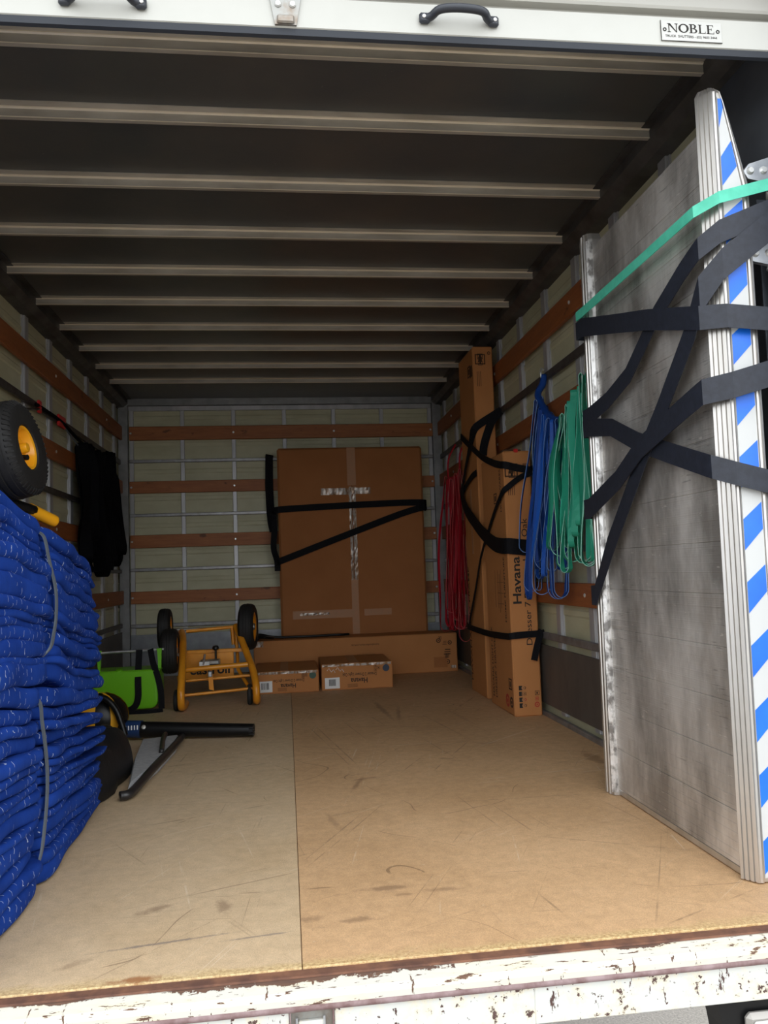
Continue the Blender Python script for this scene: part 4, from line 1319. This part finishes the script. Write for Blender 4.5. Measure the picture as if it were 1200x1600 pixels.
for k, (a, c_) in enumerate(slots(NU, 6)):
    o = blanket(False, a, c_, k + 20)
    lab = 'blue quilted moving blanket, %s' % ('lowest one of the upper bundle' if k == 0 else 'topmost of the pile below the tyre' if k == NU - 1 else '%s from the bottom of the upper bundle' % ordw[k])
    tag(o, lab, 'blanket', 'folded blue moving blankets')
def cord(label, pts):
    P = smoothpath(pts, 5)
    return tag(MB().strip(P, [(0, 1, .1)] * len(P), .013, .004).build('bundle_cord', 'cord_grey'), label, 'cord', 'cords round the blanket bundles')
cord('grey cord tied round the upper blanket bundle', [(-.60, .545, .800), (-.578, .546, .785), (-.568, .552, .73), (-.556, .562, .66), (-.556, .566, .60), (-.558, .552, .555), (-.560, .520, .52), (-.59, .49, .488)])
cord('grey cord tied round the lower blanket bundle', [(-.60, .435, .44), (-.560, .440, .415), (-.556, .450, .37), (-.554, .468, .31), (-.554, .482, .25), (-.554, .478, .19), (-.555, .462, .13), (-.557, .44, .08), (-.575, .43, .02)])

# ================================================================== WHEELS
def wheel(parent, ctr, axis, R, wd_, rim_mat='rim_yellow', dish=.35, lugs=True, seg=40, q=1.0):
    M = frame_to(axis, ctr); h = wd_ / 2
    prof = [(R * .60 * q, -h * .62), (R * .66 * q, -h * .92), (R * .80, -h * 1.0), (R * .91, -h * .86), (R * .965, -h * .66), (R * .965, -h * .52), (R * .985, -h * .50), (R * .99, -h * .22), (R * .972, -h * .20), (R * .972, -h * .12), (R * 1.0, -h * .10), (R * 1.0, h * .10), (R * .972, h * .12), (R * .972, h * .20), (R * .99, h * .22), (R * .985, h * .50), (R * .965, h * .52), (R * .965, h * .66), (R * .91, h * .86), (R * .80, h * 1.0), (R * .66 * q, h * .92), (R * .60 * q, h * .62)]
    ty = MB().lathe(prof, seg, M).build('tyre', 'rubber', parent, smooth='auto')
    if lugs:
        lm = MB()
        for k in range(52):
            a = 2 * math.pi * k / 52
            for sg in (-1, 1):
                T = M @ Matrix.Rotation(a, 4, 'Z') @ Matrix.Translation((R * .925, 0, sg * h * .80)) @ Matrix.Rotation(sg * .75, 4, 'Y')
                lm.box(-R * .085, R * .06, -R * .018, R * .018, -h * .05, h * .05, 0, T)
        lo = lm.build('tread_lugs', 'rubber', ty); lo['kind'] = 'stuff'
    dz = h * dish
    R *= q
    rimp = [(R * .16, h * .55 - dz), (R * .46, h * .62 - dz * .8), (R * .555, h * .80), (R * .625, h * .84), (R * .625, h * .60), (R * .58, 0), (R * .625, -h * .60), (R * .625, -h * .84), (R * .555, -h * .80), (R * .46, -h * .62 + dz * .8), (R * .16, -h * .55 + dz)]
    rm = MB().lathe(rimp, seg, M).build('rim', rim_mat, parent, smooth='auto')
    hb = MB().lathe([(.0005, h * .9), (R * .13, h * .88), (R * .155, h * .7), (R * .155, -h * .7), (R * .13, -h * .88), (.0005, -h * .9)], 18, M).build('hub', 'rim_yellow' if rim_mat == 'rim_yellow' else 'steel_worn', rm, smooth='auto')
    return ty

# trolley lying on the blankets
tt = empty('hand_trolley', (-.77, .92, .86))
tag(tt, 'hand trolley with yellow wheel rim resting on top of the blankets', 'trolley')
wax = Vector((.981, -.086, .174)).normalized(); wc = Vector((-.735, .938, 1.064)) - wax * .050
wheel(tt, wc, wax, .142, .118, dish=.25, q=.72)
vl = wc + wax * .040 + Vector((.0, -.018, -.030))
MB().tube([vl, vl + wax * .018 + Vector((0, -.006, -.004))], .008, 8).build('valve', 'black_plastic', tt)
MB().tube([wc - wax * .20, wc + wax * .048], .012, 10).build('axle', 'steel_worn', tt)
MB().tube(smoothpath([(-.90, .60, .985), (-.86, .75, .945), (-.80, .95, .912), (-.755, 1.06, .893)], 4), .016, 10).build('frame_tube', 'black_plastic', tt, smooth=True)
MB().tube(smoothpath([(-.900, .98, 1.155), (-.86, 1.04, 1.16), (-.83, 1.10, 1.15), (-.81, 1.11, 1.12)], 4), .022, 10).build('frame_bracket', 'black_plastic', tt, smooth=True)
hg = smoothpath([(-.765, 1.05, .897), (-.745, 1.085, .883), (-.722, 1.125, .868), (-.712, 1.142, .861)], 4)
MB().tube(hg, .02, 12, rs=[.019] * (len(hg) - 3) + [.0185, .016, .010]).build('handle_grip', 'rim_yellow', tt, smooth='auto')
cu = MB().tube(smoothpath([(-.83, 1.10, 1.165), (-.95, 1.55, 1.30), (-1.12, 2.36, 1.475)], 5), .006, 8).build('tether_cord', 'black_plastic', smooth=True)
tag(cu, 'thin black cord tying the trolley to the red tab', 'cord')

# ================================================================== ORANGE TROLLEY AT THE BACK
tr = empty('sack_truck', (-.40, 2.95, 0))
tag(tr, 'orange tubular sack truck with black tyres standing before the far wall', 'trolley')
def ob(name, pts, r, mat='trolley_orange', n=5, seg=10, par=tr):
    return MB().tube(smoothpath(pts, n) if n > 1 else pts, r, seg).build(name, mat, par, smooth='auto')
# side rails: rounded feet on the floor then sweeping up and back to the axle
ob('side_rail', [(-.548, 2.90, .022), (-.548, 2.80, .018), (-.548, 2.735, .030), (-.548, 2.715, .075), (-.549, 2.74, .130), (-.556, 2.86, .230), (-.575, 3.05, .330), (-.600, 3.20, .372)], .019)
ob('side_rail', [(-.178, 2.96, .022), (-.178, 2.88, .018), (-.178, 2.815, .030), (-.177, 2.80, .075), (-.182, 2.83, .128), (-.205, 2.93, .195), (-.258, 3.08, .310), (-.300, 3.20, .392)], .019)
ob('cross_bar', [(-.575, 3.20, .375), (-.245, 3.20, .392)], .010, n=1)
ob('cross_bar', [(-.549, 2.86, .196), (-.40, 2.86, .204), (-.222, 2.88, .209)], .0135)
ob('cross_bar', [(-.548, 2.93, .133), (-.215, 2.95, .143)], .008, n=1)
ob('cross_bar', [(-.545, 2.775, .079), (-.185, 2.845, .089)], .008, n=1)
ob('upright', [(-.300, 3.19, .39), (-.292, 3.16, .24), (-.285, 3.10, .165)], .010, n=2)
ob('upright', [(-.322, 3.20, .39), (-.316, 3.20, .29)], .010, n=1)
ob('brace', [(-.285, 3.05, .17), (-.235, 2.97, .10), (-.195, 2.90, .055)], .010, n=2)
pl = MB().box(-.592, -.308, 3.085, 3.098, .120, .268, .004).build('name_panel', 'trolley_orange', tr)
MB().box(-.600, -.225, 3.080, 3.110, .258, .278, .003).build('panel_rim', 'trolley_orange', pl)
text('panel_lettering', 'eastroll', .050, (-.545, 3.0845, .146), (1, 0, 0), (0, 0, 1), 'black_print', pl, width=.215, bold=.025)
MB().prism([(-.420, .095), (-.395, .088), (-.402, .178), (-.424, .180)], 1, 2.835, 2.846).build('latch_strap', 'trolley_orange', tr)
MB().box(-.424, -.402, 2.826, 2.848, .158, .188, .004).build('latch_clip', 'zinc', tr)
MB().box(-.480, -.375, 2.95, 3.03, .186, .232, .005).build('lock_box', 'steel_worn', tr)
MB().box(-.480, -.428, 2.945, 2.952, .190, .226, .002).build('lock_plate', 'label_white', tr)
MB().box(-.425, -.378, 2.944, 2.952, .186, .212, .002).build('lock_slot', 'black_plastic', tr)
ob('lever', [(-.458, 2.94, .212), (-.452, 2.97, .262)], .006, 'zinc', n=1)
ob('knob_stem', [(-.399, 3.02, .232), (-.399, 3.02, .285)], .006, 'black_plastic', n=1)
MB().lathe([(.0005, .02), (.012, .018), (.018, .010), (.018, 0), (.010, -.006), (.0005, -.006)], 16, frame_to((0, 0, 1), (-.399, 3.02, .285))).build('knob', 'black_plastic', tr, smooth='auto')
wheel(tr, (-.692, 3.21, .390), (1, .05, 0), .118, .072, 'trolley_orange', lugs=False)
wheel(tr, (-.632, 2.96, .290), (1, .05, 0), .120, .085, 'trolley_orange', lugs=False)
wheel(tr, (-.232, 3.21, .385), (1, -.10, 0), .132, .088, 'trolley_orange', lugs=False)
ob('axle', [(-.70, 3.205, .385), (-.23, 3.205, .386)], .008, 'steel_worn', n=1)
ob('axle_stub', [(-.655, 2.96, .290), (-.566, 2.93, .264)], .009, 'steel_worn', n=1)
ob('foot_plate', [(-.585, 2.97, .15), (-.575, 2.93, .12)], .016, n=1)
# small caster wheels inside the feet
for x, y in ((-.578, 2.79), (-.214, 2.87)):
    MB().lathe([(.012, .012), (.048, .012), (.054, .006), (.054, -.006), (.048, -.012), (.012, -.012)], 24, frame_to((1, 0, 0), (x, y, .055))).build('caster', 'rubber', tr, smooth='auto')

# ================================================================== GREEN TUB
gt = empty('green_tub', (-.82, 2.87, 0))
tag(gt, 'bright green plastic tub with black straps and a steel bar handle', 'tub')
def rrect(x0, x1, z0, z1, rb, rt):
    pts = []
    for cx, cz, r, a0 in ((x1 - rb, z0 + rb, rb, -90), (x1 - rt, z1 - rt, rt, 0), (x0 + rt, z1 - rt, rt, 90), (x0 + rb, z0 + rb, rb, 180)):
        for k in range(6):
            a = math.radians(a0 + 90 * k / 5)
            pts.append((cx + r * math.cos(a), cz + r * math.sin(a)))
    return pts
def tub_ring(y, ins): return [(x, y, z) for x, z in rrect(-.990 + ins, -.668 + ins * -.8, .020 + ins, .214 - ins * .3, .045, .012)]
loft([tub_ring(2.782, .012), tub_ring(2.788, .003), tub_ring(2.80, 0), tub_ring(2.97, 0), tub_ring(2.98, .004)]).build('tub_body', 'green_plastic', gt, smooth='auto')
MB().box(-.995, -.660, 2.786, 2.986, .205, .217, .004).build('tub_rim', 'green_plastic', gt)
MB().tube([(-1.00, 2.84, .306), (-.645, 2.84, .312)], .007, 10).build('steel_bar', 'zinc', gt, smooth='auto')
MB().prism([(-.682, .318), (-.652, .318), (-.656, .305), (-.660, .215), (-.674, .215), (-.678, .30)], 1, 2.83, 2.85).build('bar_bracket', 'green_plastic', gt)
MB().prism([(-.984, .318), (-.955, .318), (-.960, .305), (-.962, .215), (-.974, .215), (-.978, .30)], 1, 2.83, 2.85).build('bar_bracket', 'green_plastic', gt)
MB().lathe([(.0005, .012), (.016, .010), (.018, 0), (.0005, 0)], 14, frame_to((0, -.3, 1), (-.862, 2.80, .214))).build('lid_knob', 'green_plastic', gt)
def gstrap(pts, wid, w_):
    P = smoothpath(pts, 4)
    W = []
    for i in range(len(P)):
        tg = (P[min(i + 1, len(P) - 1)] - P[max(i - 1, 0)]).normalized()
        W.append(Vector(wid).cross(tg))
    MB().strip(P, W, w_, .004).build('tub_strap', 'webbing_black', gt)
gstrap([(-.768, 2.832, .316), (-.768, 2.80, .22), (-.766, 2.776, .16), (-.766, 2.772, .08), (-.785, 2.774, .035), (-.83, 2.78, .012)], (0, -1, 0), .032)
gstrap([(-.712, 2.830, .316), (-.695, 2.80, .25), (-.672, 2.778, .19), (-.654, 2.774, .11), (-.652, 2.775, .02)], (0, -1, 0), .030)
gstrap([(-.845, 2.772, .010), (-.74, 2.770, .008), (-.645, 2.772, .014)], (0, -1, 0), .020)

# ================================================================== LEAF BLOWER
lbw = empty('leaf_blower', (-.60, 2.06, 0))
tag(lbw, 'leaf blower with long black nozzle and yellow body lying on the floor', 'leaf blower')
n_ = 9
P = [Vector((-.640, 2.085, .046)).lerp(Vector((-.160, 2.01, .030)), i / (n_ - 1)) for i in range(n_)]
MB().tube(P, .03, 18, rs=[.0335, .033, .032, .031, .030, .029, .028, .027, .026]).build('nozzle_tube', 'black_plastic', lbw, smooth='auto')
nz_ = MB()
for k in range(4):
    nz_.box(-.180, -.158, 1.978, 1.986, .018 + k * .009, .021 + k * .009)
nz_.build('nozzle_ribs', 'rubber', lbw)
P2 = [Vector((-.700, 2.095, .050)), Vector((-.66, 2.088, .048)), Vector((-.628, 2.083, .0465))]
cl = MB().tube(P2, .037, 18, rs=[.035, .0365, .0365]).build('nozzle_collar', 'blue_plastic', lbw, smooth='auto')
for k in range(5):
    MB().box(-.690 + k * .012, -.686 + k * .012, 2.046, 2.052, .052, .070).build('collar_mark', 'label_white', cl)
MB().lathe([(.0005, .006), (.008, .005), (.010, 0), (.0005, 0)], 12, frame_to((.1, -.9, .4), (-.615, 2.052, .060))).build('collar_screw', 'steel_worn', lbw)
# motor body: ellipsoid with yellow shell panels
def ellipsoid(c_, r, u0, u1, nu=16, nv=10, M=None):
    m = MB()
    for i in range(nu + 1):
        for j in range(nv + 1):
            a = lerp(u0, u1, i / nu); b2 = -math.pi / 2 + math.pi * j / nv
            m.v.append(Vector((c_[0] + r[0] * math.cos(b2) * math.cos(a), c_[1] + r[1] * math.cos(b2) * math.sin(a), c_[2] + r[2] * math.sin(b2))))
    for i in range(nu):
        for j in range(nv):
            a = i * (nv + 1) + j
            m.f.append((a, a + nv + 1, a + nv + 2, a + 1))
    return m
ellipsoid((-.800, 2.09, .105), (.115, .095, .100), 0, 2 * math.pi, 24, 12).build('motor_housing', 'black_plastic', lbw, smooth=True)
for u0, u1 in ((-2.6, -1.55), (-1.02, -.70), (.3, 1.2)):
    ellipsoid((-.800, 2.09, .107), (.119, .099, .103), u0, u1, 8, 12).build('yellow_shell', 'yellow_plastic', lbw, smooth=True)
ob('carry_handle', [(-.86, 2.05, .165), (-.82, 2.02, .200), (-.76, 2.00, .195), (-.715, 1.99, .150), (-.69, 1.98, .09), (-.675, 1.97, .045)], .013, 'black_plastic', par=lbw)

# collection bags on the floor
bb = []
m = MB()
nu, nv = 22, 12
for i in range(nu):
    a = 2 * math.pi * i / nu
    for j in range(nv + 1):
        b2 = math.pi / 2 * j / nv
        rr = 1 + .07 * math.sin(3 * a + 1.3) + .05 * math.sin(5 * a + 2 * b2)
        x = -.655 + .088 * rr * math.cos(a) * math.cos(b2) ** .7
        y = 1.42 + .36 * rr * math.sin(a) * math.cos(b2) ** .7
        z = .004 + .155 * (math.sin(b2) ** .8) * (1 + .10 * math.sin(4 * a))
        if y < 1.3: x += .02
        m.v.append(Vector((x, y, z)))
for i in range(nu):
    k = (i + 1) % nu
    for j in range(nv):
        m.f.append((i * (nv + 1) + j, k * (nv + 1) + j, k * (nv + 1) + j + 1, i * (nv + 1) + j + 1))
m.f.append(tuple(i * (nv + 1) for i in range(nu)))
bgk = m.build('black_bag', 'bag_black', smooth=True)
tag(bgk, 'slumped black fabric bag on the floor beside the blankets', 'bag')
gb = empty('blower_bag', (-.53, 1.6, 0))
tag(gb, 'grey fabric bag with glossy black piping on the floor below the nozzle', 'bag')
PT = [(-.512, 1.165), (-.470, 1.50), (-.452, 1.80), (-.462, 1.98), (-.60, 1.93), (-.565, 1.55)]
def ringz(z, s_): 
    cx = sum(p[0] for p in PT) / 6; cy = sum(p[1] for p in PT) / 6
    return [(cx + (p[0] - cx) * s_, cy + (p[1] - cy) * s_, z) for p in PT]
loft([ringz(.002, 1.0), ringz(.030, .985), ringz(.040, .90)]).build('bag_panel', 'bag_grey', gb)
MB().tube(smoothpath([(-.530, 1.14, .018), (-.500, 1.17, .020), (-.478, 1.40, .030), (-.458, 1.72, .030), (-.450, 1.98, .026)], 5), .014, 10).build('bag_piping', 'piping', gb, smooth=True)
MB().tube(smoothpath([(-.478, 1.62, .044), (-.490, 1.72, .047), (-.505, 1.84, .046), (-.512, 1.95, .046)], 5), .010, 10).build('bag_strap', 'piping', gb, smooth=True)
